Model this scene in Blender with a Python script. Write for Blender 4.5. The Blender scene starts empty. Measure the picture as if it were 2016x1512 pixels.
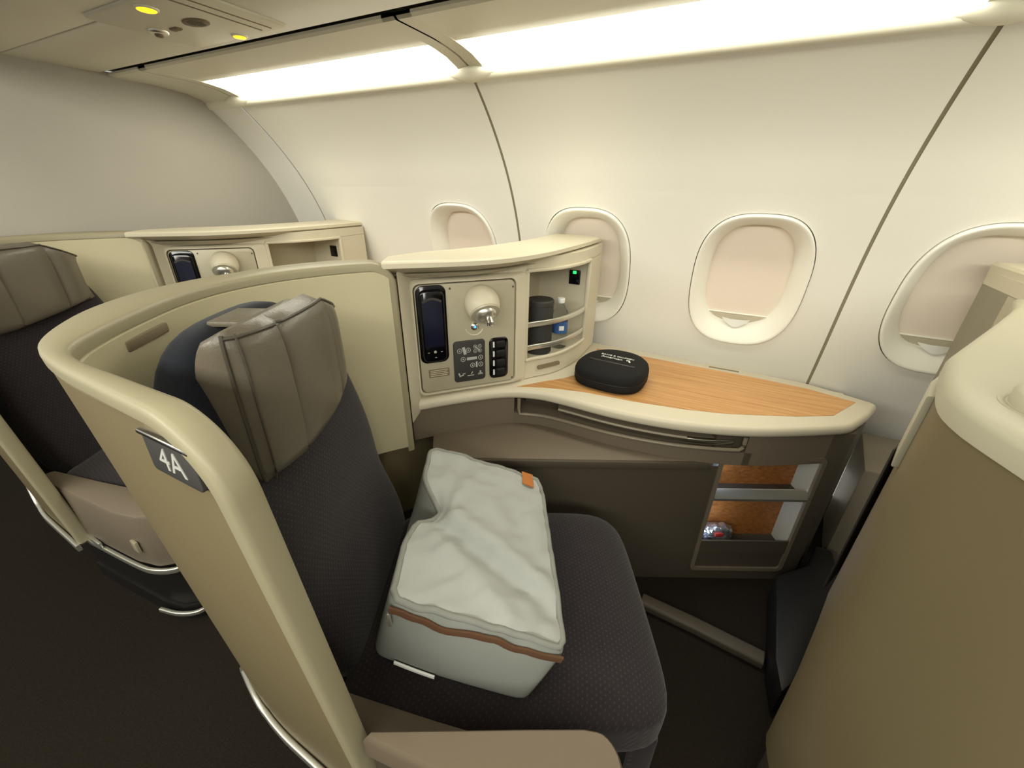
import bpy, bmesh, math, random
from mathutils import Vector, Matrix, noise

random.seed(4)
SC = bpy.context.scene
COL = SC.collection

# ------------------------------------------------------------------ camera, world, lights
# world axes: x along the aisle towards the nose, y outboard to the side wall, z up
cd = bpy.data.cameras.new('camera')
cd.sensor_fit = 'HORIZONTAL'
cd.sensor_width = 36.0
cd.lens = 36.0 * 801.18 / 2016.0
cd.clip_start = 0.02
cam = bpy.data.objects.new('camera', cd)
COL.objects.link(cam)
RX = Vector((0.88797815, 0.4597191, 0.01237548)).normalized()      # image right
RD = Vector((0.21073399, -0.38283361, -0.89946073))                # image down
RD = (RD - RX * RD.dot(RX)).normalized()
RF = RX.cross(RD)                                                  # viewing direction
m = Matrix(((RX.x, -RD.x, -RF.x, 0.0), (RX.y, -RD.y, -RF.y, 0.0), (RX.z, -RD.z, -RF.z, 1.35), (0, 0, 0, 1)))
cam.matrix_world = m
SC.camera = cam

w = bpy.data.worlds.new('cabin_ambient')
SC.world = w
w.use_nodes = True
w.node_tree.nodes['Background'].inputs[0].default_value = (1.0, 0.985, 0.87, 1)
w.node_tree.nodes['Background'].inputs[1].default_value = 0.42


def area(name, loc, rot, sx, sy, power, color):
    l = bpy.data.lights.new(name, 'AREA')
    l.shape = 'RECTANGLE'
    l.size, l.size_y = sx, sy
    l.energy = power
    l.color = color
    o = bpy.data.objects.new(name, l)
    o.location = loc
    o.rotation_euler = rot
    COL.objects.link(o)
    return o


WARM = (1.0, 0.985, 0.87)
COVE_E = 8.8
area('aisle_ceiling_light', (-0.3, -0.25, 2.2), (0, 0, 0), 5.0, 0.35, 14, WARM)
area('opposite_cove_light', (-0.3, -1.3, 1.95), (math.radians(62), 0, 0), 5.0, 0.3, 66, WARM)

SC.view_settings.view_transform = 'Standard'
SC.view_settings.look = 'None'
SC.view_settings.exposure = 0.15
SC.view_settings.gamma = 1.0
SC.view_settings.use_curve_mapping = False


# ------------------------------------------------------------------ materials
def lin(r, g, b):
    f = lambda c: (c / 255 / 12.92) if c / 255 <= 0.04045 else ((c / 255 + 0.055) / 1.055) ** 2.4
    return (f(r), f(g), f(b), 1)


def mat(name, rgb, rough=0.5, metal=0.0, spec=0.5, var=0.06, vscale=6.0, bump=0.0, bscale=400.0, coat=0.0, sheen=0.0, trans=0.0, ior=1.45):
    mt = bpy.data.materials.new(name)
    mt.use_nodes = True
    nt = mt.node_tree
    b = nt.nodes['Principled BSDF']
    b.inputs['Roughness'].default_value = rough
    b.inputs['Metallic'].default_value = metal
    b.inputs['Specular IOR Level'].default_value = spec
    b.inputs['Coat Weight'].default_value = coat
    b.inputs['Sheen Weight'].default_value = sheen
    b.inputs['Transmission Weight'].default_value = trans
    b.inputs['IOR'].default_value = ior
    tc = nt.nodes.new('ShaderNodeTexCoord')
    nz = nt.nodes.new('ShaderNodeTexNoise')
    nz.inputs['Scale'].default_value = vscale
    nz.inputs['Detail'].default_value = 3
    nt.links.new(tc.outputs['Object'], nz.inputs['Vector'])
    mx = nt.nodes.new('ShaderNodeMix')
    mx.data_type = 'RGBA'
    c = lin(*rgb)
    mx.inputs['A'].default_value = tuple(x * (1 - var) for x in c[:3]) + (1,)
    mx.inputs['B'].default_value = tuple(min(1, x * (1 + var)) for x in c[:3]) + (1,)
    nt.links.new(nz.outputs['Fac'], mx.inputs['Factor'])
    nt.links.new(mx.outputs['Result'], b.inputs['Base Color'])
    if bump > 0:
        n2 = nt.nodes.new('ShaderNodeTexNoise')
        n2.inputs['Scale'].default_value = bscale
        n2.inputs['Detail'].default_value = 4
        nt.links.new(tc.outputs['Object'], n2.inputs['Vector'])
        bp = nt.nodes.new('ShaderNodeBump')
        bp.inputs['Strength'].default_value = bump
        bp.inputs['Distance'].default_value = 0.002
        nt.links.new(n2.outputs['Fac'], bp.inputs['Height'])
        nt.links.new(bp.outputs['Normal'], b.inputs['Normal'])
    return mt


def emit(name, rgb, strength):
    mt = bpy.data.materials.new(name)
    mt.use_nodes = True
    nt = mt.node_tree
    b = nt.nodes['Principled BSDF']
    b.inputs['Base Color'].default_value = lin(*rgb)
    b.inputs['Emission Color'].default_value = lin(*rgb)
    b.inputs['Emission Strength'].default_value = strength
    return mt


def woven(name, base, dot, k):
    """dark woven upholstery with rows of small lighter dashes (object axes: y across, x - z along)"""
    mt = mat(name, base, rough=0.95, spec=0.15, var=0.12, vscale=30, sheen=0.15)
    nt = mt.node_tree
    b = nt.nodes['Principled BSDF']
    base_sock = b.inputs['Base Color'].links[0].from_socket
    tc = nt.nodes.new('ShaderNodeTexCoord')
    sp = nt.nodes.new('ShaderNodeSeparateXYZ')
    nt.links.new(tc.outputs['Object'], sp.inputs[0])

    def mnode(op, a, bb=None):
        n = nt.nodes.new('ShaderNodeMath')
        n.operation = op
        for i, v in enumerate((a, bb)):
            if v is None:
                continue
            if isinstance(v, (int, float)):
                n.inputs[i].default_value = v
            else:
                nt.links.new(v, n.inputs[i])
        return n.outputs[0]
    along = mnode('SUBTRACT', sp.outputs[0], sp.outputs[2])
    sv = mnode('SINE', mnode('MULTIPLY', along, k))
    row = mnode('FLOOR', mnode('DIVIDE', mnode('MULTIPLY', along, k), 6.28318))
    su = mnode('SINE', mnode('ADD', mnode('MULTIPLY', sp.outputs[1], k * 0.8), mnode('MULTIPLY', row, 3.14159)))
    d = mnode('MULTIPLY', mnode('MAXIMUM', su, 0.0), mnode('MAXIMUM', sv, 0.0))
    d = mnode('POWER', d, 1.6)
    mx = nt.nodes.new('ShaderNodeMix')
    mx.data_type = 'RGBA'
    nt.links.new(d, mx.inputs['Factor'])
    nt.links.new(base_sock, mx.inputs['A'])
    mx.inputs['B'].default_value = lin(*dot)
    nt.links.new(mx.outputs['Result'], b.inputs['Base Color'])
    bp = nt.nodes.new('ShaderNodeBump')
    bp.inputs['Strength'].default_value = 0.5
    bp.inputs['Distance'].default_value = 0.001
    nt.links.new(d, bp.inputs['Height'])
    nt.links.new(bp.outputs['Normal'], b.inputs['Normal'])
    return mt


def wood(name, c1, c2, c3, ang, rough=0.42):
    mt = bpy.data.materials.new(name)
    mt.use_nodes = True
    nt = mt.node_tree
    b = nt.nodes['Principled BSDF']
    b.inputs['Roughness'].default_value = rough
    tc = nt.nodes.new('ShaderNodeTexCoord')
    mp = nt.nodes.new('ShaderNodeMapping')
    mp.inputs['Rotation'].default_value = (0, 0, -ang)
    mp.inputs['Scale'].default_value = (2.2, 75, 75)
    nt.links.new(tc.outputs['Object'], mp.inputs['Vector'])
    n1 = nt.nodes.new('ShaderNodeTexNoise')
    n1.inputs['Scale'].default_value = 1.6
    n1.inputs['Detail'].default_value = 6
    n1.inputs['Roughness'].default_value = 0.62
    nt.links.new(mp.outputs[0], n1.inputs['Vector'])
    rp = nt.nodes.new('ShaderNodeValToRGB')
    rp.color_ramp.elements[0].position = 0.3
    rp.color_ramp.elements[0].color = lin(*c1)
    rp.color_ramp.elements[1].position = 0.7
    rp.color_ramp.elements[1].color = lin(*c3)
    e = rp.color_ramp.elements.new(0.5)
    e.color = lin(*c2)
    nt.links.new(n1.outputs['Fac'], rp.inputs[0])
    nt.links.new(rp.outputs[0], b.inputs['Base Color'])
    return mt


M = {}
M['wall'] = mat('wall_plastic', (238, 235, 226), 0.42, spec=0.35, var=0.012, vscale=1.5, bump=0.03, bscale=700)
M['reveal'] = mat('window_reveal_plastic', (243, 241, 230), 0.36, spec=0.4, var=0.01)
M['shade'] = mat('shade_plastic', (236, 224, 210), 0.5, var=0.02, vscale=2)
M['groove'] = mat('groove_seal', (92, 84, 66), 0.7)
M['seal'] = mat('joint_seal_grey', (150, 142, 118), 0.7)
M['trimlight'] = mat('cornice_plastic', (238, 234, 216), 0.35, var=0.01)
M['bulk'] = mat('bulkhead_fabric', (176, 171, 160), 0.85, spec=0.2, var=0.04, vscale=3, bump=0.15, bscale=500)
M['ceil'] = mat('ceiling_panel', (222, 217, 200), 0.55, spec=0.3, var=0.02, vscale=2, bump=0.03)
M['carpet'] = mat('carpet_pile', (38, 33, 28), 1.0, spec=0.05, var=0.35, vscale=160, bump=0.9, bscale=350)
M['shell'] = mat('shell_plastic', (114, 102, 76), 0.42, spec=0.4, var=0.015, bump=0.05, bscale=900)
M['rim'] = mat('rim_plastic', (152, 144, 118), 0.4, spec=0.4, var=0.015)
M['liner'] = mat('liner_laminate', (190, 181, 150), 0.45, spec=0.3, var=0.02, vscale=3)
M['unit'] = mat('console_plastic', (206, 197, 174), 0.4, spec=0.4, var=0.012)
M['panel'] = mat('panel_metallic_paint', (186, 178, 154), 0.36, metal=0.1, var=0.01)
M['table'] = mat('table_rim_plastic', (208, 199, 177), 0.36, spec=0.45, var=0.01)
M['taupe'] = mat('taupe_plastic', (112, 101, 86), 0.5, spec=0.35, var=0.03, bump=0.05, bscale=900)
M['tauped'] = mat('taupe_dark_plastic', (78, 70, 59), 0.5, spec=0.35, var=0.04, bump=0.05, bscale=900)
M['tauper'] = mat('taupe_rim', (140, 130, 112), 0.35, metal=0.2, var=0.02)
M['back'] = mat('tan_shell_back', (114, 102, 76), 0.5, spec=0.3, var=0.03, bump=0.08, bscale=900)
M['cap'] = mat('shell_cap_plastic', (178, 172, 150), 0.45, spec=0.35, var=0.015)
M['fabric'] = woven('woven_upholstery', (42, 37, 39), (62, 55, 57), 700.0)
M['navy'] = mat('navy_upholstery', (34, 36, 42), 0.95, spec=0.1, var=0.2, vscale=50, bump=0.2, bscale=900, sheen=0.1)
M['leather'] = mat('grey_leather', (102, 95, 82), 0.32, spec=0.5, var=0.1, vscale=9, bump=0.25, bscale=260)
M['stitch'] = mat('leather_piping', (74, 68, 58), 0.4, var=0.1)
M['arm'] = mat('armrest_leatherette', (108, 95, 79), 0.5, var=0.03, vscale=8, bump=0.08, bscale=500)
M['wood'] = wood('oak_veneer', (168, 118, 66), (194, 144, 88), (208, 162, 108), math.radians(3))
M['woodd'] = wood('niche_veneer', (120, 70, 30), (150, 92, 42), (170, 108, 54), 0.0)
M['chrome'] = mat('brushed_metal', (214, 212, 206), 0.22, metal=1.0, var=0.02)
M['satin'] = mat('satin_aluminium', (216, 214, 202), 0.3, metal=0.85, var=0.02)
M['blackg'] = mat('black_gloss', (8, 8, 12), 0.12, spec=0.6, var=0.1)
M['black'] = mat('black_plastic', (22, 21, 20), 0.5, var=0.1)
M['char'] = mat('keypad_rubber', (58, 56, 54), 0.6, var=0.05)
M['icon'] = mat('printed_grey', (176, 174, 168), 0.6, var=0.02)
M['white'] = mat('white_print', (228, 228, 222), 0.6, var=0.01)
M['label'] = mat('engraved_label', (124, 110, 86), 0.6, var=0.2, vscale=200)
M['screen'] = mat('dark_screen', (12, 16, 40), 0.15, spec=0.6, var=0.1)
M['dark'] = mat('dark_brown_plastic', (40, 35, 30), 0.6, var=0.08)  # dark brown plastic of the stowed screen
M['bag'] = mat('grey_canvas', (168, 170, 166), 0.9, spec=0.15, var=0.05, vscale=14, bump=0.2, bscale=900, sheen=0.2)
M['bag_shaded'] = mat('grey_canvas_shaded', (134, 136, 130), 0.92, spec=0.15, var=0.05, vscale=14, bump=0.2, bscale=900)  # same canvas as the top, side shade put into the colour
M['piping'] = mat('bag_piping', (136, 136, 130), 0.9, var=0.08, vscale=60)
M['zip'] = mat('brown_zip_tape', (92, 62, 40), 0.8, var=0.1, vscale=60)
M['orange'] = mat('tan_leather_tag', (176, 106, 46), 0.6, var=0.1)
M['case'] = mat('case_shell_fabric', (27, 26, 26), 0.8, spec=0.25, var=0.1, bump=0.25, bscale=900)
M['tumbler'] = mat('charcoal_sleeve', (52, 51, 48), 0.75, var=0.1)
M['bottle'] = mat('clear_plastic', (236, 242, 244), 0.04, trans=1.0, ior=1.12, var=0.0)
M['water'] = mat('bottle_water', (240, 246, 248), 0.0, trans=1.0, ior=1.2, var=0.0)
M['blue'] = mat('blue_bottle_label', (58, 92, 150), 0.5, var=0.4, vscale=60)
M['foil'] = mat('silver_film', (206, 208, 214), 0.16, metal=0.9, var=0.05, bump=0.5, bscale=60)
M['red'] = mat('red_print', (150, 44, 36), 0.5)
M['lens'] = emit('cove_light_lens', (255, 253, 236), COVE_E)
M['amber'] = emit('reading_light_glow', (255, 176, 20), 3.0)
M['green'] = emit('green_led', (30, 230, 90), 2.5)
M['bluel'] = emit('blue_led', (60, 130, 255), 3.0)
M['niche'] = emit('niche_glow', (186, 214, 255), 80.0)  # emitter added to give the niche its bluish glow


# ------------------------------------------------------------------ helpers
def wm(o):
    mt = Matrix.Identity(4)
    while o is not None:
        mt = o.matrix_basis @ mt
        o = o.parent
    return mt


def tag(o, label=None, cat=None, group=None, kind=None):
    if label:
        o['label'] = label
    if cat:
        o['category'] = cat
    if group:
        o['group'] = group
    if kind:
        o['kind'] = kind
    return o


def thing(name, label, cat, loc=(0, 0, 0), rz=0.0, group=None, kind=None):
    o = bpy.data.objects.new(name, None)
    o.empty_display_size = 0.05
    COL.objects.link(o)
    o.matrix_basis = Matrix.Translation(loc) @ Matrix.Rotation(rz, 4, 'Z')
    return tag(o, label, cat, group, kind)


def P(name, geo, material, parent=None, ang=40, local=False, flat=False):
    """one mesh object from (verts, faces); verts in world space unless local"""
    vs, fs = geo
    if parent is not None and not local:
        inv = wm(parent).inverted()
        vs = [inv @ Vector(v) for v in vs]
    me = bpy.data.meshes.new(name)
    me.from_pydata([tuple(v) for v in vs], [], fs)
    bm = bmesh.new()
    bm.from_mesh(me)
    bmesh.ops.remove_doubles(bm, verts=bm.verts, dist=1e-6)
    bmesh.ops.recalc_face_normals(bm, faces=bm.faces)
    bm.to_mesh(me)
    bm.free()
    if not flat:
        for p in me.polygons:
            p.use_smooth = True
        me.set_sharp_from_angle(angle=math.radians(ang))
    me.materials.append(M[material] if isinstance(material, str) else material)
    o = bpy.data.objects.new(name, me)
    COL.objects.link(o)
    o.parent = parent
    return o


def join(*geos):
    vs, fs = [], []
    for g in geos:
        n = len(vs)
        vs += list(g[0])
        fs += [tuple(i + n for i in f) for f in g[1]]
    return vs, fs


def xf(geo, mt):
    return [mt @ Vector(v) for v in geo[0]], geo[1]


def box(x0, x1, y0, y1, z0, z1):
    v = [(x, y, z) for x in (x0, x1) for y in (y0, y1) for z in (z0, z1)]
    return v, [(0, 1, 3, 2), (4, 6, 7, 5), (0, 4, 5, 1), (2, 3, 7, 6), (0, 2, 6, 4), (1, 5, 7, 3)]


def bev(geo, width, seg=2, ang=25):
    bm = bmesh.new()
    bv = [bm.verts.new(v) for v in geo[0]]
    for f in geo[1]:
        try:
            bm.faces.new([bv[i] for i in f])
        except ValueError:
            pass
    bmesh.ops.remove_doubles(bm, verts=bm.verts, dist=1e-6)
    bmesh.ops.recalc_face_normals(bm, faces=bm.faces)
    es = [e for e in bm.edges if len(e.link_faces) == 2 and e.calc_face_angle(0) > math.radians(ang)]
    bmesh.ops.bevel(bm, geom=es, offset=width, segments=seg, profile=0.5, affect='EDGES', clamp_overlap=True)
    bm.verts.index_update()
    out = [v.co.copy() for v in bm.verts], [tuple(v.index for v in f.verts) for f in bm.faces]
    bm.free()
    return out


def rbox(x0, x1, y0, y1, z0, z1, b=0.005, seg=2):
    return bev(box(x0, x1, y0, y1, z0, z1), b, seg)


def prism(out, z0, z1):
    n = len(out)
    v = [(p[0], p[1], z0) for p in out] + [(p[0], p[1], z1) for p in out]
    f = [tuple(range(n))[::-1], tuple(range(n, 2 * n))]
    f += [(i, (i + 1) % n, n + (i + 1) % n, n + i) for i in range(n)]
    return v, f


def loft(rings, closed=True, caps=True):
    n = len(rings[0])
    v = [p for r in rings for p in r]
    f = []
    for k in range(len(rings) - 1):
        for i in range(n if closed else n - 1):
            j = (i + 1) % n
            f.append((k * n + i, k * n + j, (k + 1) * n + j, (k + 1) * n + i))
    if caps:
        f.append(tuple(range(n))[::-1])
        f.append(tuple(range((len(rings) - 1) * n, len(rings) * n)))
    return v, f


def cr(pts, n):
    """Catmull-Rom through 2D/3D points, n samples by chord length"""
    pts = [Vector(p) for p in pts]
    P_ = [2 * pts[0] - pts[1]] + pts + [2 * pts[-1] - pts[-2]]
    dense = []
    for i in range(1, len(P_) - 2):
        p0, p1, p2, p3 = P_[i - 1:i + 3]
        for k in range(16):
            t = k / 16
            dense.append(0.5 * ((2 * p1) + (p2 - p0) * t + (2 * p0 - 5 * p1 + 4 * p2 - p3) * t * t + (3 * p1 - p0 - 3 * p2 + p3) * t ** 3))
    dense.append(pts[-1])
    L = [0.0]
    for a, b in zip(dense, dense[1:]):
        L.append(L[-1] + (b - a).length)
    out = []
    j = 0
    for k in range(n):
        s = L[-1] * k / (n - 1)
        while j < len(L) - 2 and L[j + 1] < s:
            j += 1
        d = L[j + 1] - L[j]
        out.append(dense[j].lerp(dense[j + 1], 0 if d == 0 else (s - L[j]) / d))
    return out


def tube(pts, r, seg=8, closed=False):
    pts = [Vector(p) for p in pts]
    rings = []
    n = len(pts)
    up = Vector((0, 0, 1))
    for i, p in enumerate(pts):
        a = pts[(i - 1) % n] if (closed or i > 0) else p
        b = pts[(i + 1) % n] if (closed or i < n - 1) else p
        t = (b - a).normalized()
        if abs(t.dot(up)) > 0.98:
            u = Vector((1, 0, 0))
        else:
            u = up
        s = t.cross(u).normalized()
        q = s.cross(t)
        rr = r[i] if isinstance(r, (list, tuple)) else r
        rings.append([p + (s * math.cos(2 * math.pi * k / seg) + q * math.sin(2 * math.pi * k / seg)) * rr for k in range(seg)])
    if closed:
        rings.append(rings[0])
        return loft(rings, caps=False)
    return loft(rings)


def sweep(pts, w, h, up=Vector((0, 0, 1)), rr=0.3):
    """rounded rectangular bar along a path: w across, h along up"""
    pts = [Vector(p) for p in pts]
    rings = []
    sec = rrect(w, h, min(w, h) * rr, 3)
    n = len(pts)
    for i, p in enumerate(pts):
        t = (pts[min(i + 1, n - 1)] - pts[max(i - 1, 0)]).normalized()
        s = t.cross(up).normalized()
        q = s.cross(t)
        rings.append([p + s * a + q * b for a, b in sec])
    return loft(rings)


def rrect(w, h, r, n=5, cx=0.0, cy=0.0):
    out = []
    for sx, sy, a0 in ((1, -1, -90), (1, 1, 0), (-1, 1, 90), (-1, -1, 180)):
        for k in range(n + 1):
            a = math.radians(a0 + 90 * k / n)
            out.append((cx + sx * (w / 2 - r) + r * math.cos(a), cy + sy * (h / 2 - r) + r * math.sin(a)))
    return out


def ell(w, h, n=24, cx=0.0, cy=0.0, e=2.0):
    out = []
    for k in range(n):
        a = 2 * math.pi * k / n
        c, s = math.cos(a), math.sin(a)
        out.append((cx + w / 2 * math.copysign(abs(c) ** (2 / e), c), cy + h / 2 * math.copysign(abs(s) ** (2 / e), s)))
    return out


def inset(out, d):
    n = len(out)
    res = []
    for i in range(n):
        a, b, c = Vector(out[i - 1][:2]), Vector(out[i][:2]), Vector(out[(i + 1) % n][:2])
        t1, t2 = (b - a), (c - b)
        if t1.length < 1e-9:
            t1 = t2
        if t2.length < 1e-9:
            t2 = t1
        n1 = Vector((-t1.y, t1.x)).normalized()
        n2 = Vector((-t2.y, t2.x)).normalized()
        nn = (n1 + n2)
        nn = nn.normalized() if nn.length > 1e-6 else n1
        k = max(0.5, nn.dot(n1))
        res.append(tuple(b + nn * d / k))
    return res


def plate(fr, out, z0, z1, b=0.0):
    """flat plate with outline in a local frame, small rounded top edge"""
    rings = [[(p[0], p[1], z0) for p in out]]
    if b > 0:
        rings.append([(p[0], p[1], z1 - b) for p in out])
        i2 = inset(out, b * 0.35)
        rings.append([(p[0], p[1], z1 - b * 0.35) for p in i2])
        i3 = inset(out, b)
        rings.append([(p[0], p[1], z1) for p in i3])
    else:
        rings.append([(p[0], p[1], z1) for p in out])
    return xf(loft(rings), fr)


def lathe(prof, seg=24):
    rings = [[(r * math.cos(2 * math.pi * k / seg), r * math.sin(2 * math.pi * k / seg), z) for k in range(seg)] for r, z in prof]
    return loft(rings)


def fr(origin, x, y):
    x = Vector(x).normalized()
    y = Vector(y)
    y = (y - x * y.dot(x)).normalized()
    z = x.cross(y)
    return Matrix(((x.x, y.x, z.x, origin[0]), (x.y, y.y, z.y, origin[1]), (x.z, y.z, z.z, origin[2]), (0, 0, 0, 1)))


def text_geo(s, size, frame, depth=0.0004, align='CENTER'):
    cu = bpy.data.curves.new('lettering', 'FONT')
    cu.body = s
    cu.size = size
    cu.align_x = align
    cu.align_y = 'CENTER'
    cu.extrude = depth
    cu.resolution_u = 3
    ob = bpy.data.objects.new('lettering_tmp', cu)
    COL.objects.link(ob)
    bpy.context.view_layer.update()
    me = bpy.data.meshes.new_from_object(ob.evaluated_get(bpy.context.evaluated_depsgraph_get()))
    g = [frame @ v.co for v in me.vertices], [tuple(p.vertices) for p in me.polygons]
    bpy.data.objects.remove(ob)
    bpy.data.meshes.remove(me)
    bpy.data.curves.remove(cu)
    return g


def copy_tree(o, parent=None, dx=0.0, dy=0.0):
    c = o.copy()
    COL.objects.link(c)
    c.parent = parent
    if parent is None:
        c.matrix_basis = Matrix.Translation((dx, dy, 0)) @ o.matrix_basis
    for ch in list(o.children):
        copy_tree(ch, c)
    return c


# ------------------------------------------------------------------ side wall
H = 1.35


def wallY(z):
    Z = max(-1.02, (z - H) / 1.2)
    return 1.2 * (1.4049 - 0.5673 * Z - 0.8435 * Z * Z - 0.7092 * Z ** 3)


ZT, ZB = 1.672, 0.12
JX = [-2.15, -0.882, 0.398, 1.678]
WXC = [-1.202, -0.562, 0.078, 0.718, 1.358]
WZ, WHW, WHH = 1.024, 0.197, 0.256
IHW, IHH = 0.140, 0.196
NA = 64


def on_wall(x, z, d=0.0):
    """point on the wall, d metres proud of it towards the cabin"""
    d += 0.0055 * math.cos(2 * math.pi * (x - 0.078) / 0.64) * min(1, max(0, (1.5 - z) / 0.35))
    e = 0.004
    ty, tz = wallY(z + e) - wallY(z - e), 2 * e
    l = math.hypot(ty, tz)
    return Vector((x, wallY(z) - d * tz / l, z + d * ty / l))


wall = thing('wall_outboard', 'white curved cabin side wall with closed windows', None, (0, 1.9, 0.0), kind='structure')


def strip(x0, x1, z0, z1, nz=10):
    v, f = [], []
    nx = max(2, int((x1 - x0) / 0.06))
    for k in range(nz + 1):
        for i in range(nx + 1):
            v.append(on_wall(x0 + (x1 - x0) * i / nx, z0 + (z1 - z0) * k / nz))
    for k in range(nz):
        for i in range(nx):
            a_ = k * (nx + 1) + i
            f.append((a_, a_ + 1, a_ + nx + 2, a_ + nx + 1))
    return v, f


def superell(hw, hh, a, e=2.75):
    c, s = math.cos(a), math.sin(a)
    return hw * math.copysign(abs(c) ** (2 / e), c), hh * math.copysign(abs(s) ** (2 / e), s)


def win_patch(xc, hw, z0, z1):
    rings = []
    for k in range(9):
        t = k / 8
        ring = []
        for i in range(NA):
            a = 2 * math.pi * i / NA
            ex, ez = superell(WHW, WHH, a)
            c, s = ex, ez
            # ray to rectangle border
            sc = min(hw / abs(c) if abs(c) > 1e-9 else 1e9, ((z1 - WZ) if s > 0 else (WZ - z0)) / abs(s) if abs(s) > 1e-9 else 1e9)
            bx, bz = c * sc, s * sc
            x, z = ex + (bx - ex) * t, ez + (bz - ez) * t
            ring.append(on_wall(xc + x, WZ + z))
        rings.append(ring)
    # corners: snap nearest border sample
    last = rings[-1]
    for cx in (-hw, hw):
        for cz in (z0, z1):
            q = on_wall(xc + cx, cz)
            i = min(range(NA), key=lambda k: (last[k] - q).length)
            last[i] = q
    return loft(rings, caps=False)


g = 0.0052
panels = [(-2.15 + g, -0.882 - g, [-1.202]), (-0.882 + g, 0.398 - g, [-0.562, 0.078]), (0.398 + g, 1.678 - g, [0.718, 1.358])]
PZ0, PZ1 = 0.70, 1.34
for x0, x1, ws in panels:
    geos = [strip(x0, x1, PZ1, ZT), strip(x0, x1, ZB, PZ0)]
    cur = x0
    for xc in ws:
        hw = 0.24
        geos.append(strip(cur, xc - hw, PZ0, PZ1, 16))
        geos.append(win_patch(xc, hw, PZ0, PZ1))
        cur = xc + hw
    geos.append(strip(cur, x1, PZ0, PZ1, 16))
    P('panel', join(*geos), 'wall', wall, ang=60)
P('filler_panel', strip(-2.40, -2.15 - g, ZB, ZT, 24), 'wall', wall, ang=60)
for x in JX:                                                    # seals down in the panel joints
    v, f = [], []
    for k in range(40):
        z = ZB + (ZT - ZB) * k / 39
        v += [on_wall(x - 0.008, z, -0.005), on_wall(x + 0.008, z, -0.005)]
    for k in range(39):
        f.append((2 * k, 2 * k + 1, 2 * k + 3, 2 * k + 2))
    P('joint_seal', (v, f), 'seal', wall)

for n, xc in enumerate(WXC):
    win = thing('window_%d' % (n + 1), None, None, tuple(on_wall(xc, WZ)), kind='structure')
    rings = []
    spec = [(0.985, 0.988, -0.008), (0.985, 0.988, 0.004), (0.982, 0.986, 0.011), (0.97, 0.977, 0.0125), (0.93, 0.945, 0.008), (0.84, 0.875, -0.012), (0.76, 0.80, -0.034), (IHW / WHW, IHH / WHH, -0.052), (IHW / WHW * 0.985, IHH / WHH * 0.985, -0.085)]
    for sx, sz, d in spec:
        rings.append([on_wall(xc + superell(WHW, WHH, 2 * math.pi * i / NA)[0] * sx, WZ + superell(WHW, WHH, 2 * math.pi * i / NA)[1] * sz, d) for i in range(NA)])
    P('reveal', loft(rings, caps=False), 'reveal', win, ang=70)
    # closed blind: slightly bowed sheet
    zb = WZ - IHH + 0.045
    v, f = [], []
    for i in range(13):
        for k in range(9):
            x = xc - IHW - 0.02 + (2 * IHW + 0.04) * i / 12
            z = zb + (WZ + IHH + 0.03 - zb) * k / 8
            v.append(on_wall(x, z, -0.066 - 0.012 * (k / 8) + 0.004 * math.sin(math.pi * k / 8)))
    for i in range(12):
        for k in range(8):
            f.append((i * 9 + k, (i + 1) * 9 + k, (i + 1) * 9 + k + 1, i * 9 + k + 1))
    P('shade', (v, f), 'shade', win)
    bar = [on_wall(xc - IHW - 0.02 + (2 * IHW + 0.04) * i / 12, zb, -0.060) for i in range(13)]
    P('shade_edge', sweep(bar, 0.008, 0.006), 'reveal', win)
    # lower sill strip under the blind
    v = [on_wall(xc + sx * (IHW + 0.02), z, -0.066) for sx in (-1, 1) for z in (WZ - IHH - 0.03, zb)]
    P('sill', (v, [(0, 1, 3, 2)]), 'unit', win)
    gv = [[on_wall(xc + superell(WHW, WHH, 2 * math.pi * i / NA)[0] * k_, WZ + superell(WHW, WHH, 2 * math.pi * i / NA)[1] * k_, -0.006) for i in range(NA)] for k_ in (0.97, 1.02)]
    P('gap_seal', loft(gv, caps=False), 'groove', win)
    hp = []
    for k in range(17):
        a = math.pi * k / 16
        hp.append((0.052 * math.cos(math.pi - a), 0.0))
    top = [on_wall(xc - 0.052 + 0.104 * k / 16, zb - 0.022, -0.05) for k in range(17)]
    lowr = []
    for k in range(17):
        sn = math.sin(math.pi * k / 16)
        lowr.append(on_wall(xc - 0.052 + 0.104 * k / 16, zb - 0.022 - 0.024 * sn, -0.05 + 0.022 * sn))
    up_ = []
    for k in range(17):
        sn = math.sin(math.pi * k / 16)
        up_.append(on_wall(xc - 0.052 + 0.104 * k / 16, zb - 0.018, -0.05 + 0.012 * sn))
    P('shade_handle', loft([top, up_, lowr, top], closed=False, caps=False), 'white', win, ang=60)

# lower side wall (dado) behind the consoles
# ------------------------------------------------------------------ bulkhead, floor, ceiling
bk = []
for k in range(30):
    z = 0.0 + (1.668 - 0.0) * k / 29
    bk.append((wallY(max(z, ZB)) + 0.01, z))
bk += [(1.40, 1.70), (1.33, 1.722), (1.2, 1.738), (1.05, 1.745), (0.33, 1.745), (0.33, 0.0)]
aft = P('wall_aft', loft([[(-2.385, y, z) for y, z in bk], [(-2.42, y, z) for y, z in bk]]), 'bulk')
tag(aft, 'grey fabric covered bulkhead behind the rearmost seat', None, kind='structure')
fl = P('floor', box(-6.0, 1.75, -2.2, 2.12, -0.03, 0.0), 'carpet')
tag(fl, 'dark carpeted cabin floor', None, kind='structure')

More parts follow.
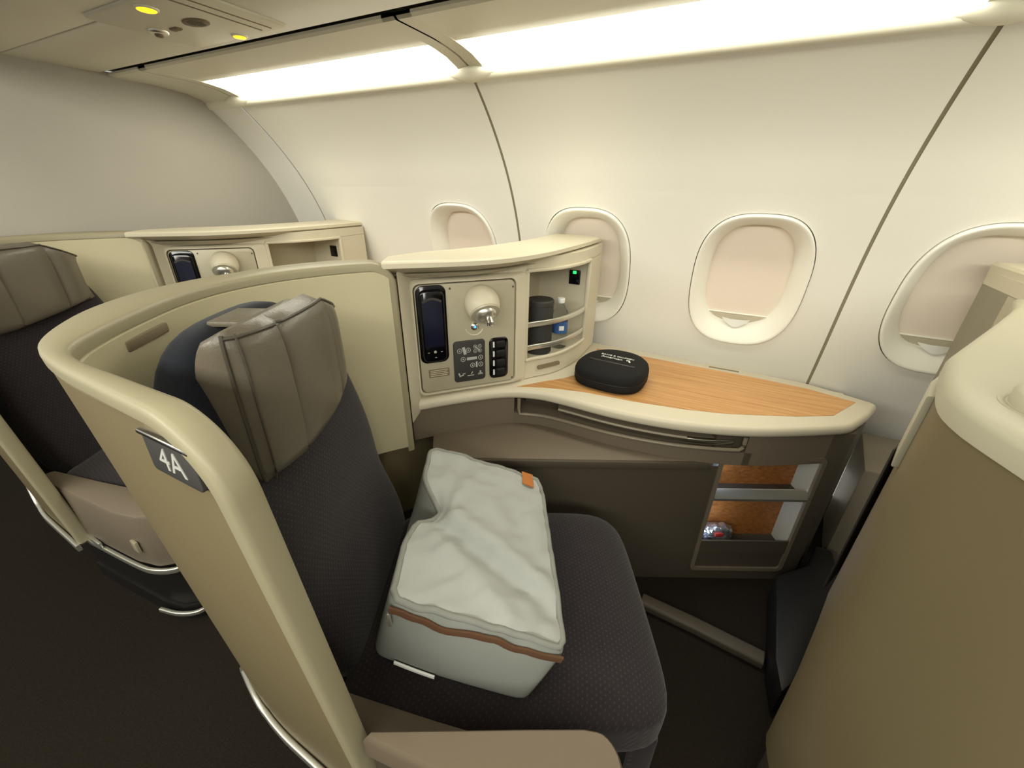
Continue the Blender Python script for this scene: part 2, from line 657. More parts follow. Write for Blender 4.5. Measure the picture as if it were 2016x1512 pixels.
ceil = thing('ceiling', 'low beige underside of the overhead bins', None, (0, 0.5, 1.74), kind='structure')
bz = 1.738
P('bin_underside', bev(box(-2.42, 1.75, 0.28, 0.742, bz, bz + 0.03), 0.004), 'ceil', ceil)
P('bin_underside', bev(box(-2.42, 1.75, 0.746, 1.022, bz, bz + 0.03), 0.004), 'ceil', ceil)
P('bin_front', bev(box(-2.42, 1.75, 0.26, 0.29, bz, 2.12), 0.01), 'ceil', ceil)
P('seam_backing', box(-2.42, 1.75, 0.70, 1.08, bz + 0.03, bz + 0.05), 'groove', ceil)
P('aisle_ceiling', box(-2.42, 1.75, -1.0, 0.30, 2.22, 2.26), 'ceil', ceil)

# valance with the recessed cove light, one length per wall panel
bays = [(-2.15, -0.882), (-0.882, 0.398), (0.398, 1.678)]
val = [(1.046, 1.742), (1.046, 1.735), (1.054, 1.729), (1.13, 1.7285), (1.20, 1.7275), (1.245, 1.726), (1.252, 1.729), (1.252, 1.745)]
endp = [(1.046, 1.742), (1.046, 1.735), (1.054, 1.729), (1.20, 1.727), (1.27, 1.722), (1.33, 1.714), (1.385, 1.699), (1.418, 1.680), (1.43, 1.69), (1.43, 1.75)]
CL = ['long bright cove light nearest the grey bulkhead', 'long bright cove light above the two middle windows', 'bright cove light at the top right corner']
for i, (x0, x1) in enumerate(bays):
    tr = thing('trim_%d' % (i + 1), None, None, (x0, 1.2, 1.74), kind='structure')
    P('valance', loft([[(x0 + 0.004, y, z) for y, z in val], [(x1 - 0.004, y, z) for y, z in val]]), 'ceil', tr, ang=30)
    for xa, xb in ((x0 + 0.004, x0 + 0.05), (x1 - 0.045, x1 - 0.004)):
        P('bay_end', loft([[(xa, y, z) for y, z in endp], [(xb, y, z) for y, z in endp]]), 'ceil', tr, ang=30)
    # cornice lip along the top of the wall
    lp = [(1.400, 1.694), (1.408, 1.700), (1.418, 1.698), (1.428, 1.676), (1.424, 1.664), (1.414, 1.664), (1.404, 1.676)]
    P('cornice', loft([[(x0 + 0.006, y, z) for y, z in lp], [(x1 - 0.006, y, z) for y, z in lp]]), 'trimlight', tr, ang=60)
    cv = thing('cove_light', CL[i], 'light', ((x0 + x1) / 2, 1.33, 1.735), group='cove lights along the side wall')
    ln = [(1.2525, 1.7345), (1.29, 1.7345), (1.34, 1.728), (1.38, 1.714), (1.406, 1.698)]
    P('lens', loft([[(x0 + 0.05, y, z) for y, z in ln], [(x1 - 0.045, y, z) for y, z in ln]], closed=False, caps=False), 'lens', cv)
    P('housing', loft([[(x0 + 0.05, y, z + 0.008) for y, z in ln], [(x1 - 0.045, y, z + 0.008) for y, z in ln]], closed=False, caps=False), 'trimlight', cv)
# filler at the bulkhead
tr = thing('trim_4', None, None, (-2.3, 1.2, 1.74), kind='structure')
P('bay_end', loft([[(-2.385, y, z) for y, z in endp], [(-2.155, y, z) for y, z in endp]]), 'ceil', tr, ang=30)
P('cornice', loft([[(-2.384, y, z) for y, z in lp], [(-2.156, y, z) for y, z in lp]]), 'trimlight', tr, ang=60)
P('backing', box(-2.42, 1.75, 1.03, 1.44, 1.755, 1.78), 'groove', tr)
# leaf shaped joint covers on the cornice
for i, x in enumerate(JX[:3]):
    v = []
    N = 21
    rings = []
    for k in range(N):
        t = -1 + 2 * k / (N - 1)
        wd = 0.021 * (1 - abs(t) ** 1.7) + 0.0006
        c = Vector((x + 0.095 * t, 1.405, 1.681))
        ring = []
        for q in range(12):
            a = 2 * math.pi * q / 12
            ring.append(c + Vector((0, -0.72, -0.69)) * (wd * 0.55 * math.sin(a)) + Vector((0, 0.69, -0.72)) * (wd * 1.25 * math.cos(a)))
        rings.append(ring)
    jc = P('joint_cover', loft(rings), 'trimlight', ang=60)
    tag(jc, ['pale leaf-shaped joint cover where the cornice meets the bulkhead', 'pale leaf-shaped joint cover on the cornice between two cove lights', 'large pale leaf-shaped joint cover at the top right corner'][i], 'trim cover', 'joint covers on the cornice')

# service panel under the bins
sv = thing('service_panel', 'overhead service panel with two amber lights and a speaker grille', 'service panel', (-1.395, 0.842, bz))
FD = fr((-1.395, 0.842, bz - 0.0005), (1, 0, 0), (0, -1, 0))      # local z points down


def svp(name, out, z0, z1, m_, b=0.0, par=sv):
    return P(name, plate(FD, out, z0, z1, b), m_, par)


svp('panel', rrect(0.44, 0.29, 0.03, 6, -0.02, 0.0), 0.0, 0.006, 'ceil', 0.004)
for (px_, py_, r_) in ((-1.452, 0.777, 0.021), (-1.445, 1.002, 0.017)):
    lx, ly = px_ + 1.45, -(py_ - 0.88)
    rl = svp('reading_light', ell(2 * r_ * 1.25, 2 * r_ * 1.25, 24, lx, ly), 0.004, 0.010, 'trimlight', 0.003)
    P('light_lens', plate(FD, ell(2 * r_, 2 * r_, 24, lx, ly), 0.008, 0.0115, 0.002), 'amber', rl)
gr = svp('speaker_grille', ell(0.085, 0.055, 28, 0.007, -0.005), 0.004, 0.009, 'label', 0.002)
for k in range(7):
    P('slot', plate(FD, rrect(0.05 - abs(k - 3) * 0.008, 0.0025, 0.001, 2, 0.007, -0.005 + (k - 3) * 0.006), 0.008, 0.0095), 'groove', gr)
nz_ = svp('air_nozzle', ell(0.05, 0.05, 24, -0.17, 0.0), 0.004, 0.014, 'satin', 0.006)
P('nozzle_core', plate(FD, ell(0.022, 0.022, 20, -0.17, 0.0), 0.012, 0.02, 0.004), 'label', nz_)
svp('call_button', rrect(0.04, 0.02, 0.006, 4, -0.10, -0.01), 0.004, 0.010, 'label', 0.003)
for k, (cx_, w_) in enumerate(((0.11, 0.05), (0.15, 0.02))):
    svp('door_seam', rrect(0.004, 0.24, 0.0015, 2, cx_, 0.0), 0.004, 0.0075, 'label')

# ------------------------------------------------------------------ suite geometry (all in the frame of the main seat)
PHI = math.radians(27)
E1 = Vector((math.cos(PHI), math.sin(PHI), 0))
E2 = Vector((-math.sin(PHI), math.cos(PHI), 0))
CC = Vector((-0.03, 0.725, 0))


def sl(a, s, z=0.0):
    return CC + E1 * a + E2 * s + Vector((0, 0, z))


NS = 72
inn = cr([(-0.360, 0.166), (-0.45, 0.163), (-0.55, 0.160), (-0.64, 0.158), (-0.70, 0.170), (-0.755, 0.212), (-0.823, 0.292), (-0.885, 0.385), (-0.918, 0.475), (-0.922, 0.57), (-0.905, 0.65), (-0.862, 0.748), (-0.79, 0.848)], NS)
out = cr([(-0.355, 0.130), (-0.45, 0.132), (-0.55, 0.134), (-0.66, 0.138), (-0.75, 0.153), (-0.83, 0.195), (-0.905, 0.258), (-0.965, 0.345), (-0.998, 0.44), (-1.005, 0.54), (-0.998, 0.67), (-0.945, 0.79), (-0.835, 0.895)], NS)


ILEN = sum((inn[i + 1] - inn[i]).length for i in range(NS - 1))
PER = ILEN / (NS - 1)
RF_, RE_ = 0.085, 0.065                                        # corner radii: aisle front, console end


def at(path, t):
    i = max(0, min(int(t), NS - 2))
    return path[i].lerp(path[i + 1], t - i)


def zt(t):
    sF, sE = t * PER, (NS - 1 - t) * PER
    z = 1.165
    for s_, r_ in ((sF, RF_), (sE, RE_)):
        if s_ < r_:
            z = 1.165 - r_ + math.sqrt(max(0, r_ * r_ - (r_ - s_) ** 2))
    return z


TT = sorted(set([RF_ * (1 - math.cos(math.radians(9 * k))) / PER for k in range(11)] + [NS - 1 - RE_ * (1 - math.cos(math.radians(9 * k))) / PER for k in range(11)] + [float(i) for i in range(NS) if RF_ / PER + 0.3 < i < NS - 1 - RE_ / PER - 0.3]))


def zbot(t):
    f_ = min(1, max(0, (t - (NS - 16)) / 8))
    return 0.25 + 0.325 * f_


def lean(t):
    return 0.06 * min(1, max(0, (40 - t) / 20))


def shell_section(t, ins_o, ins_i, z0, z1, rnd):
    a, b = at(out, t), at(inn, t)
    d = (b - a)
    L = d.length
    d = d / L
    o_, i_ = a + d * ins_o, b - d * ins_i
    sh = lambda z: Vector((0, lean(t) * (1.165 - z) / 0.915, 0))
    r = min(rnd, (i_ - o_).length * 0.45)
    pts = [(o_, z0), (o_, z1 - r), (o_ + d * r * 0.3, z1 - r * 0.3), (o_ + d * r, z1), (i_ - d * r, z1), (i_ - d * r * 0.3, z1 - r * 0.3), (i_, z1 - r), (i_, z0)]
    return [Vector((p.x, p.y, z)) + sh(z) for p, z in pts]


shell = thing('privacy_shell', 'curved beige privacy shell wrapping the seat with the headrest and grey bag, plate reads 4A', 'seat shell', (-0.75, 0.2, 0.0), group='privacy shells')
P('wall_panel', loft([shell_section(t, 0.004, 0.006, zbot(t), min(zt(t) - 0.02, 1.14), 0.004) for t in TT if 0.35 < t < NS - 1.35]), 'shell', shell, ang=45)
# rim: one moulding up the front edge, along the top and down the end post
secs = [(0.0, z, 0.0, 0) for z in (0.26, 0.5, 0.75, 0.95)] + [(RF_ * (1 - math.cos(a_)) / PER, 1.165 - RF_ + RF_ * math.sin(a_), a_, 0) for a_ in [math.radians(7.5 * k) for k in range(13)]]
secs += [(t, 1.165, math.pi / 2, 0) for t in TT if RF_ / PER + 0.3 < t < NS - 1 - RE_ / PER - 0.3]
secs += [(NS - 1 - RE_ * (1 - math.cos(a_)) / PER, 1.165 - RE_ + RE_ * math.sin(a_), a_, 1) for a_ in [math.radians(90 - 7.5 * k) for k in range(13)]]
secs += [(NS - 1.0, z, 0.0, 1) for z in (0.95, 0.75, 0.562)]


def rim_section(t, z, a_, end, h=0.020, r=0.008):
    o_, i_ = at(out, t), at(inn, t)
    T = (at(inn, min(t + 0.6, NS - 1)) - at(inn, max(0, t - 0.6))).normalized()
    T = -T if end else T
    v_ = Vector((T.x * math.cos(a_), T.y * math.cos(a_), -math.sin(a_)))
    if end:                                                    # end post is slim
        k_ = math.cos(a_)
        o_ = i_.lerp(o_, 1 - 0.35 * k_)
    o3, i3 = Vector((o_.x, o_.y, z)), Vector((i_.x, i_.y, z))
    d = (i3 - o3).normalized()
    pts = [o3 + v_ * h, o3 + v_ * r, o3 + d * r * 0.3 + v_ * r * 0.3, o3 + d * r, i3 - d * r, i3 - d * r * 0.3 + v_ * r * 0.3, i3 + v_ * r, i3 + v_ * h]
    return [p + Vector((0, lean(t) * (1.165 - p.z) / 0.915, 0)) for p in pts]


P('rim', loft([rim_section(*q_) for q_ in secs]), 'rim', shell, ang=50)
# cream liner on the inside
lr = []
for t in [x for x in TT if x >= 17 and x < NS - 2]:
    a, b = at(out, t), at(inn, t)
    d = (b - a).normalized()
    p = b + d * 0.001
    q = b - d * 0.004
    zz = zt(t) - 0.024
    sh_ = lambda z: lean(t) * (1.165 - z) / 0.915
    lr.append([Vector((q.x, q.y + sh_(0.58), 0.58)), Vector((p.x, p.y + sh_(0.58), 0.58)), Vector((p.x, p.y + sh_(zz), zz)), Vector((q.x, q.y + sh_(zz), zz + 0.003))])
P('liner', loft(lr), 'liner', shell, ang=45)
# small engraved label on the liner
p0, p1 = at(inn, 36), at(inn, 40)
i0 = min(range(NS), key=lambda i: abs(inn[i].y - 0.292) + (0 if 25 < i < 50 else 9))
c0, c1 = inn[i0], inn[i0 + 3]
tdir = (c1 - c0).normalized()
nrm = Vector((-tdir.y, tdir.x)) * -1
if nrm.dot(Vector((1, 0.2))) < 0:
    nrm = -nrm
LF = fr((c0.x + nrm.x * 0.002, c0.y + nrm.y * 0.002, 1.122), (-tdir.x, -tdir.y, 0) if False else (tdir.x, tdir.y, 0), (0, 0, 1))
if LF.col[2].xyz.dot(Vector((nrm.x, nrm.y, 0))) < 0:
    LF = fr((c0.x + nrm.x * 0.002, c0.y + nrm.y * 0.002, 1.122), (-tdir.x, -tdir.y, 0), (0, 0, 1))
lbl = P('label_strip', plate(LF, rrect(0.105, 0.017, 0.004, 3), -0.004, 0.0035, 0.001), 'label', shell)
# bright strip along the bottom of the aisle side
ts = []
for k in range(26):
    t = 24.5 - 24.5 * k / 25
    a = at(out, t)
    z = 0.25
    up_ = 0.09 * max(0, (t - 20.0) / 4.5) ** 2
    ts.append(Vector((a.x, a.y - 0.006 + lean(t), z + up_)))
P('trim_strip', sweep(ts, 0.012, 0.024), 'satin', shell)
# seat number plate
PF = fr((-0.434, 0.1370, 1.108), (1, 0.012, 0), (0, 0.03, 1))
plt_ = P('number_plate', plate(PF, rrect(0.086, 0.045, 0.006, 3), -0.004, 0.003, 0.001), 'char', shell)
P('plate_edge', plate(PF, rrect(0.088, 0.005, 0.002, 2, 0, 0.0235), -0.004, 0.006, 0.001), 'chrome', plt_)
P('lettering', text_geo('4A', 0.037, PF @ Matrix.Translation((0.0, -0.002, 0.0034))), 'icon', plt_, flat=True)

# rear body of the shell that the next seat behind looks at
bo = cr([(-0.74, 0.158), (-0.79, 0.176), (-0.87, 0.226), (-0.96, 0.315), (-1.04, 0.44), (-1.087, 0.566), (-1.107, 0.646), (-1.10, 0.72), (-1.056, 0.858)], 40) + [Vector((-0.98, 0.998)), Vector((-0.90, 1.145)), Vector((-0.80, 1.335)), Vector((-0.752, 1.46))]
bi = [Vector((-0.72, 1.40)), Vector((-0.752, 1.26)), Vector((-0.803, 1.125)), Vector((-0.85, 1.03)), Vector((-0.875, 0.94)), Vector((-0.93, 0.84)), Vector((-0.985, 0.70)), Vector((-0.997, 0.54)), Vector((-0.985, 0.43)), Vector((-0.95, 0.34)), Vector((-0.89, 0.255)), Vector((-0.82, 0.205)), Vector((-0.76, 0.176))]
bout = [tuple(p) for p in bo + bi]
if sum(bout[i - 1][0] * bout[i][1] - bout[i][0] * bout[i - 1][1] for i in range(len(bout))) < 0:
    bout = bout[::-1]
body_o = inset(bout, 0.003)
def tuck(x, y, z):
    """foot of the outboard edge tucks forward; the aisle side leans inboard like the shell"""
    k_ = min(1, max(0, (y - 0.70) / 0.12)) * (0.060 * max(0, (0.55 - z) / 0.29) ** 1.3)
    return x + k_, y + 0.06 * min(1, max(0, (0.42 - y) / 0.2)) * (1.165 - z) / 0.915


P('rear_body', loft([[tuck(x, y, z) + (z,) for x, y in body_o] for z in (0.26, 0.32, 0.38, 0.44, 0.5, 0.56, 0.7, 0.85, 1.09)]), 'back', shell, ang=40)
P('kick_panel', loft([[tuck(x, y, 0.262) + (z,) for x, y in inset(bout, 0.018)] for z in (0.0, 0.262)]), 'tauped', shell)
cap_r = [[(x, y, 1.082) for x, y in bout], [(x, y, 1.105) for x, y in bout], [(x, y, 1.116) for x, y in inset(bout, 0.004)], [(x, y, 1.120) for x, y in inset(bout, 0.013)]]
P('rear_cap', loft(cap_r), 'cap', shell, ang=50)
# deeper skirt of the cap at the outboard corner
sk = [(-1.088, 0.782), (-1.060, 0.861), (-0.80, 1.345), (-0.79, 1.33), (-1.03, 0.87), (-1.065, 0.79)]
P('cap_skirt', bev(prism(sk, 0.935, 1.07), 0.004), 'cap', shell)
# stowed screen on the outboard-aft face
sdir = Vector((0.256, 0.477)).normalized()
sn = Vector((-sdir.y, sdir.x))
q0, q1 = Vector((-1.058, 0.862)), Vector((-0.83, 1.287))
scp = [tuple(q0 + sn * 0.002), tuple(q1 + sn * 0.002), tuple(q1 + sn * 0.006), tuple(q0 + sn * 0.006)]
P('stowed_screen', bev(prism(scp, 0.56, 0.93), 0.003), 'dark', shell)
# round latch on the rear cap
kn = lathe([(0.040, 0.0), (0.040, 0.002), (0.036, 0.002), (0.035, 0.0), (0.034, 0.001), (0.034, 0.022), (0.031, 0.028), (0.024, 0.031), (0.0, 0.032)], 28)
P('round_latch', xf(kn, Matrix.Translation((-1.010, 0.660, 1.1195)) @ Matrix.Diagonal((1.5, 1.5, 0.75, 1))), 'cap', shell, ang=50)

# ------------------------------------------------------------------ storage console with control panel
unit = thing('storage_console', 'beige shoulder console with lamp, handset and an open shelf holding a bottle', 'console', (-0.7, 1.3, 0.0), group='shoulder consoles')
PA = Vector((-0.845, 0.96, 0))
PD = Vector((0.6585, 0.7526, 0)).normalized()
PN = Vector((PD.y, -PD.x, 0))                                    # towards the seat
Sf = cr([(-0.588, 1.253), (-0.572, 1.281), (-0.513, 1.371), (-0.482, 1.496), (-0.477, 1.62), (-0.483, 1.765)], 40)
Kb = cr([(-0.745, 1.245), (-0.728, 1.33), (-0.714, 1.46), (-0.707, 1.6), (-0.700, 1.765)], 40)


def slab(fp, kp, z0, z1):
    rings = [[Vector((a.x, a.y, z0)), Vector((a.x, a.y, z1)), Vector((b.x, b.y, z1)), Vector((b.x, b.y, z0))] for a, b in zip(fp, kp)]
    return loft(rings)


Z0, Z1 = 0.775, 1.100
lb = [(-0.795, 0.858), (-0.845 + 0.012, 0.96), (-0.588, 1.253), (-0.745, 1.255), (-0.803, 1.125), (-0.845, 1.044), (-0.87, 0.935)]
P('body', bev(prism(lb[::-1], 0.655, 1.135), 0.003), 'unit', unit)
P('shelf_top', slab(Sf, Kb, Z1, 1.14), 'unit', unit)
P('shelf_base', slab(Sf, Kb, 0.70, Z0), 'unit', unit)
iE = min(range(40), key=lambda i: abs(Sf[i].y - 1.592))
P('end_post', slab(Sf[iE:], Kb[iE:], Z0 - 0.002, Z1 + 0.002), 'unit', unit)
P('back_panel', slab([k.lerp(s_, 0.08) for k, s_ in zip(Kb, Sf)], Kb, Z0 - 0.002, Z1 + 0.002), 'panel', unit)
# moulded border round the shelf opening
bdr = [Vector((p.x + 0.003, p.y - 0.003, Z1 - 0.002)) for p in Sf[:iE + 1]]
P('shelf_border', sweep(bdr, 0.012, 0.012), 'unit', unit)
bdr = [Vector((p.x + 0.003, p.y - 0.003, Z0 + 0.002)) for p in Sf[:iE + 1]]
P('shelf_border', sweep(bdr, 0.012, 0.012), 'unit', unit)
for i in (0, iE):
    p = Sf[i]
    P('shelf_border', rbox(p.x - 0.006, p.x + 0.008, p.y - 0.007, p.y + 0.007, Z0, Z1, 0.003), 'unit', unit)
for z in (0.907, 0.820):
    rp_ = [Vector((p.x - 0.004, p.y, z)) for p in Sf[:iE + 1]]
    P('shelf_rail', sweep(rp_, 0.010, 0.020), 'satin', unit)
# label under the shelf
k0, k1 = Sf[3], Sf[12]
KD = (k1 - k0).normalized()
LF2 = fr(((k0.x + k1.x) / 2 + 0.012, (k0.y + k1.y) / 2 - 0.006, 0.738), (KD.x, KD.y, 0), (0, 0, 1))
P('label_strip', plate(LF2, rrect(0.10, 0.014, 0.003, 3), -0.008, 0.001), 'label', unit)
# top slab with overhanging lip
lip = [Vector(p) for p in cr([(-0.812, 0.822), (-0.767, 0.866), (-0.715, 0.912), (-0.655, 0.972), (-0.60, 1.04), (-0.553, 1.14), (-0.520, 1.28), (-0.505, 1.44), (-0.495, 1.60), (-0.492, 1.768)], 60)]
bke = cr([(-0.87, 0.915), (-0.845, 1.044), (-0.803, 1.125), (-0.752, 1.26), (-0.714, 1.46), (-0.704, 1.62), (-0.700, 1.768)], 60)
rg = []
for a, b in zip(lip, bke):
    d = (b - a).normalized()
    c = a + d * 0.045
    rg.append([Vector((c.x, c.y, 1.128)), Vector((a.x + d.x * 0.004, a.y + d.y * 0.004, 1.1455)), Vector((a.x, a.y, 1.148)), Vector((a.x, a.y, 1.160)), Vector((a.x + d.x * 0.007, a.y + d.y * 0.007, 1.1645)), Vector((a.x + d.x * 0.02, a.y + d.y * 0.02, 1.166)), Vector((b.x - d.x * 0.006, b.y - d.y * 0.006, 1.166)), Vector((b.x, b.y, 1.158)), Vector((b.x, b.y, 1.128))])
P('top', loft(rg), 'unit', unit, ang=35)
# sheet closing the wedge between lip and face
rg = []
for a, b in zip(lip[:44], bke[:44]):
    d = (b - a).normalized()
    c = a + d * 0.05
    rg.append([Vector((c.x, c.y, 1.12)), Vector((c.x + d.x * 0.06, c.y + d.y * 0.06, 1.10)), Vector((c.x + d.x * 0.06, c.y + d.y * 0.06, 1.125))])
P('lip_underside', loft(rg), 'unit', unit)

CP = fr(tuple(PA), tuple(PD), (0, 0, 1))                          # x along panel, y up, z = x cross y
if CP.col[2].xyz.dot(PN) < 0:
    raise RuntimeError('panel frame')


def rr4(a0, a1, z0, z1, r, n=6):
    return rrect(a1 - a0, z1 - z0, r, n, (a0 + a1) / 2, (z0 + z1) / 2)


def cpp(name, rect, r, d0, d1, m_, b=0.0, par=None):
    return P(name, plate(CP, rr4(*rect, r), d0, d1, b), m_, par if par is not None else unit)


bz0, bz1 = 0.700, 1.098
fr_r = [[(x, y, -0.004) for x, y in rr4(-0.012, 0.392, bz0, bz1, 0.02)],
        [(x, y, 0.010) for x, y in rr4(-0.010, 0.386, bz0 + 0.002, bz1 - 0.002, 0.02)],
        [(x, y, 0.026) for x, y in rr4(-0.004, 0.352, bz0 + 0.007, bz1 - 0.006, 0.022)],
        [(x, y, 0.031) for x, y in rr4(0.000, 0.344, bz0 + 0.012, bz1 - 0.010, 0.022)],
        [(x, y, 0.031) for x, y in rr4(0.004, 0.340, bz0 + 0.016, bz1 - 0.014, 0.021)],
        [(x, y, 0.020) for x, y in rr4(0.0055, 0.3385, bz0 + 0.0175, bz1 - 0.0155, 0.020)]]
P('panel_frame', xf(loft(fr_r), CP), 'unit', unit, ang=35)
face = cpp('control_panel', (0.009, 0.335, bz0 + 0.021, bz1 - 0.019), 0.019, 0.015, 0.0295, 'panel', 0.0015)
cpp('panel_gap', (0.0045, 0.3395, bz0 + 0.0165, bz1 - 0.0145), 0.020, 0.012, 0.0215, 'groove')
FZ = 0.0295
for a_, z_ in ((0.118, 1.064), (0.328, 1.056), (0.328, 0.73)):
    P('screw', plate(CP, ell(0.007, 0.007, 10, a_, z_), FZ - 0.002, FZ + 0.0008), 'groove', face)
cpp('handset_cradle', (0.011, 0.104, 0.826, 1.078), 0.022, FZ - 0.003, FZ + 0.003, 'blackg', 0.002, face)
# keypad with pictograms
kp = cpp('keypad', (0.118, 0.228, 0.742, 0.890), 0.012, FZ - 0.003, FZ + 0.003, 'char', 0.002, face)
KZ = FZ + 0.0032


def ico(geo2d, m_='icon'):
    P('pictogram', join(*[plate(CP, o_, KZ - 0.0008, KZ + 0.0006) for o_ in geo2d]), m_, kp)


def ring2(cx, cz, r):
    o_ = []
    for k in range(16):
        a0, a1 = 2 * math.pi * k / 16, 2 * math.pi * (k + 1) / 16
        o_.append([(cx + r * math.cos(a0), cz + r * math.sin(a0)), (cx + r * math.cos(a1), cz + r * math.sin(a1)), (cx + 0.78 * r * math.cos(a1), cz + 0.78 * r * math.sin(a1)), (cx + 0.78 * r * math.cos(a0), cz + 0.78 * r * math.sin(a0))])
    o_.append(ell(r * 0.6, r * 0.6, 8, cx, cz))
    return o_


def bar2(x0, z0, x1, z1, wd):
    d = Vector((x1 - x0, z1 - z0)).normalized()
    n_ = Vector((-d.y, d.x)) * wd / 2
    return [(x0 - n_.x, z0 - n_.y), (x1 - n_.x, z1 - n_.y), (x1 + n_.x, z1 + n_.y), (x0 + n_.x, z0 + n_.y)]


ico([bar2(0.152, 0.868, 0.158, 0.842, 0.010)])
for cx_, cz_ in ((0.139, 0.856), (0.169, 0.856), (0.150, 0.825), (0.211, 0.825), (0.182, 0.800), (0.211, 0.800)):
    ico(ring2(cx_, cz_, 0.0085))
ico([bar2(0.163, 0.825, 0.198, 0.825, 0.010)])
ico([bar2(0.1965, 0.811, 0.1965, 0.791, 0.006)])
for cx_, cz_ in ((0.193, 0.866), (0.209, 0.866), (0.193, 0.850), (0.209, 0.850)):
    ico(ring2(cx_, cz_, 0.0065))
ico([bar2(0.194, 0.865, 0.208, 0.851, 0.004)])
ico([bar2(0.133, 0.776, 0.138, 0.762, 0.005), bar2(0.136, 0.764, 0.150, 0.768, 0.004), bar2(0.146, 0.772, 0.156, 0.772, 0.003)])
ico([bar2(0.163, 0.763, 0.186, 0.763, 0.003), bar2(0.176, 0.768, 0.182, 0.776, 0.003)])
ico([bar2(0.201, 0.765, 0.217, 0.765, 0.004), bar2(0.209, 0.776, 0.209, 0.762, 0.005), bar2(0.201, 0.762, 0.205, 0.768, 0.003), bar2(0.213, 0.768, 0.217, 0.762, 0.003)])
# column of sockets
oc = cpp('socket_strip', (0.243, 0.312, 0.738, 0.888), 0.018, FZ - 0.003, FZ + 0.004, 'blackg', 0.003, face)
for k in range(4):
    zc = 0.864 - 0.034 * k
    P('socket', plate(CP, rr4(0.268, 0.300, zc - 0.012, zc + 0.012, 0.004, 3), FZ + 0.003, FZ + 0.006, 0.0012), 'black', oc)
    P('socket_glint_light', plate(CP, rr4(0.2555, 0.261, zc - 0.010, zc + 0.011, 0.002, 2), FZ + 0.003, FZ + 0.0055), 'white', oc)  # white bars paint the highlights beside the dark sockets
lb2 = P('instruction_label', plate(CP, rr4(0.033, 0.102, 0.773, 0.802, 0.002, 2), FZ - 0.002, FZ + 0.001), 'label', face)
for k in range(4):
    P('print_line', plate(CP, bar2(0.038, 0.797 - 0.0062 * k, 0.097 - 0.004 * (k % 2), 0.797 - 0.0062 * k, 0.0022), FZ, FZ + 0.0014), 'unit', lb2)
btn = P('call_button', xf(lathe([(0.013, 0.0), (0.013, 0.004), (0.010, 0.007), (0.0, 0.008)], 20), CP @ Matrix.Translation((0.194, 0.935, FZ - 0.001))), 'chrome', face)
P('button_light', xf(lathe([(0.004, 0.0), (0.0035, 0.0018), (0.0, 0.002)], 12), CP @ Matrix.Translation((0.194, 0.935, FZ + 0.0065))), 'bluel', btn)
arc = [CP @ Vector((0.194 + 0.030 * math.cos(math.radians(a_)), 0.935 + 0.030 * math.sin(math.radians(a_)), FZ)) for a_ in range(190, 350, 10)]
P('thumb_recess', tube(arc, 0.0025, 6), 'unit', face)
# eyeball reading lamp: egg shaped hood leaning down with a metal nozzle
lampc = CP @ Vector((0.216, 1.010, FZ))
hood = []
for k in range(13):
    t = k / 12
    r_ = 0.056 * math.sqrt(max(0.0, 1 - (1 - min(1, t * 1.55)) ** 2)) if t < 0.65 else 0.056 - 0.010 * ((t - 0.65) / 0.35) ** 2
    hood.append((max(r_, 0.0008), 0.098 * t))
axis_dn = (CP.to_3x3() @ Vector((0.03, -0.66, 0.75))).normalized()
LQ = axis_dn.to_track_quat('Z', 'Y').to_matrix().to_4x4()
hm = Matrix.Translation(lampc + CP.to_3x3() @ Vector((-0.004, 0.046, -0.022))) @ LQ
lamp = P('reading_lamp', xf(lathe(hood, 28), hm), 'unit', face, ang=60)
P('lamp_ring', xf(lathe([(0.047, 0.093), (0.049, 0.098), (0.047, 0.102), (0.040, 0.103), (0.0, 0.103)], 28), hm), 'panel', lamp, ang=40)
P('lamp_ball', xf(lathe([(0.036, 0.100), (0.034, 0.110), (0.026, 0.117), (0.018, 0.119), (0.0, 0.1195)], 24), hm), 'satin', lamp, ang=40)
P('lamp_nozzle', xf(lathe([(0.014, 0.114), (0.0125, 0.140), (0.010, 0.141), (0.0085, 0.134), (0.0, 0.133)], 20), hm @ Matrix.Translation((0.006, 0, 0))), 'chrome', lamp, ang=40)

# power socket with green light inside the shelf
gs = P('power_socket', rbox(-0.556, -0.510, 1.580, 1.596, 0.998, 1.054, 0.003), 'blackg', unit)

# ------------------------------------------------------------------ side console: table, ledge, niche
side = thing('side_console', 'wood-topped side table console under the two middle windows', 'console', (0.0, 1.45, 0.0), group='side consoles')
ft = cr([(-0.842, 0.895), (-0.737, 1.020), (-0.615, 1.140), (-0.515, 1.184), (-0.424, 1.192), (-0.245, 1.186), (-0.086, 1.20), (0.06, 1.235), (0.2, 1.291), (0.336, 1.37), (0.43, 1.432)], 64)
tout = [tuple(p) for p in ft] + [(0.452, 1.452), (0.468, 1.475), (0.515, 1.56), (0.552, 1.645), (0.553, 1.66), (0.54, 1.672), (0.465, 1.705), (0.346, 1.748), (0.2, 1.757), (0.0, 1.768), (-0.29, 1.782), (-0.488, 1.785),
        (-0.55, 1.6), (-0.58, 1.4), (-0.66, 1.25), (-0.78, 1.10), (-0.862, 0.975)]
tr_ = [[(x, y, 0.660) for x, y in inset(tout, 0.010)], [(x, y, 0.664) for x, y in inset(tout, 0.003)], [(x, y, 0.672) for x, y in tout], [(x, y, 0.684) for x, y in tout], [(x, y, 0.693) for x, y in inset(tout, 0.004)], [(x, y, 0.697) for x, y in inset(tout, 0.012)]]
P('table_top', loft(tr_), 'table', side, ang=40)
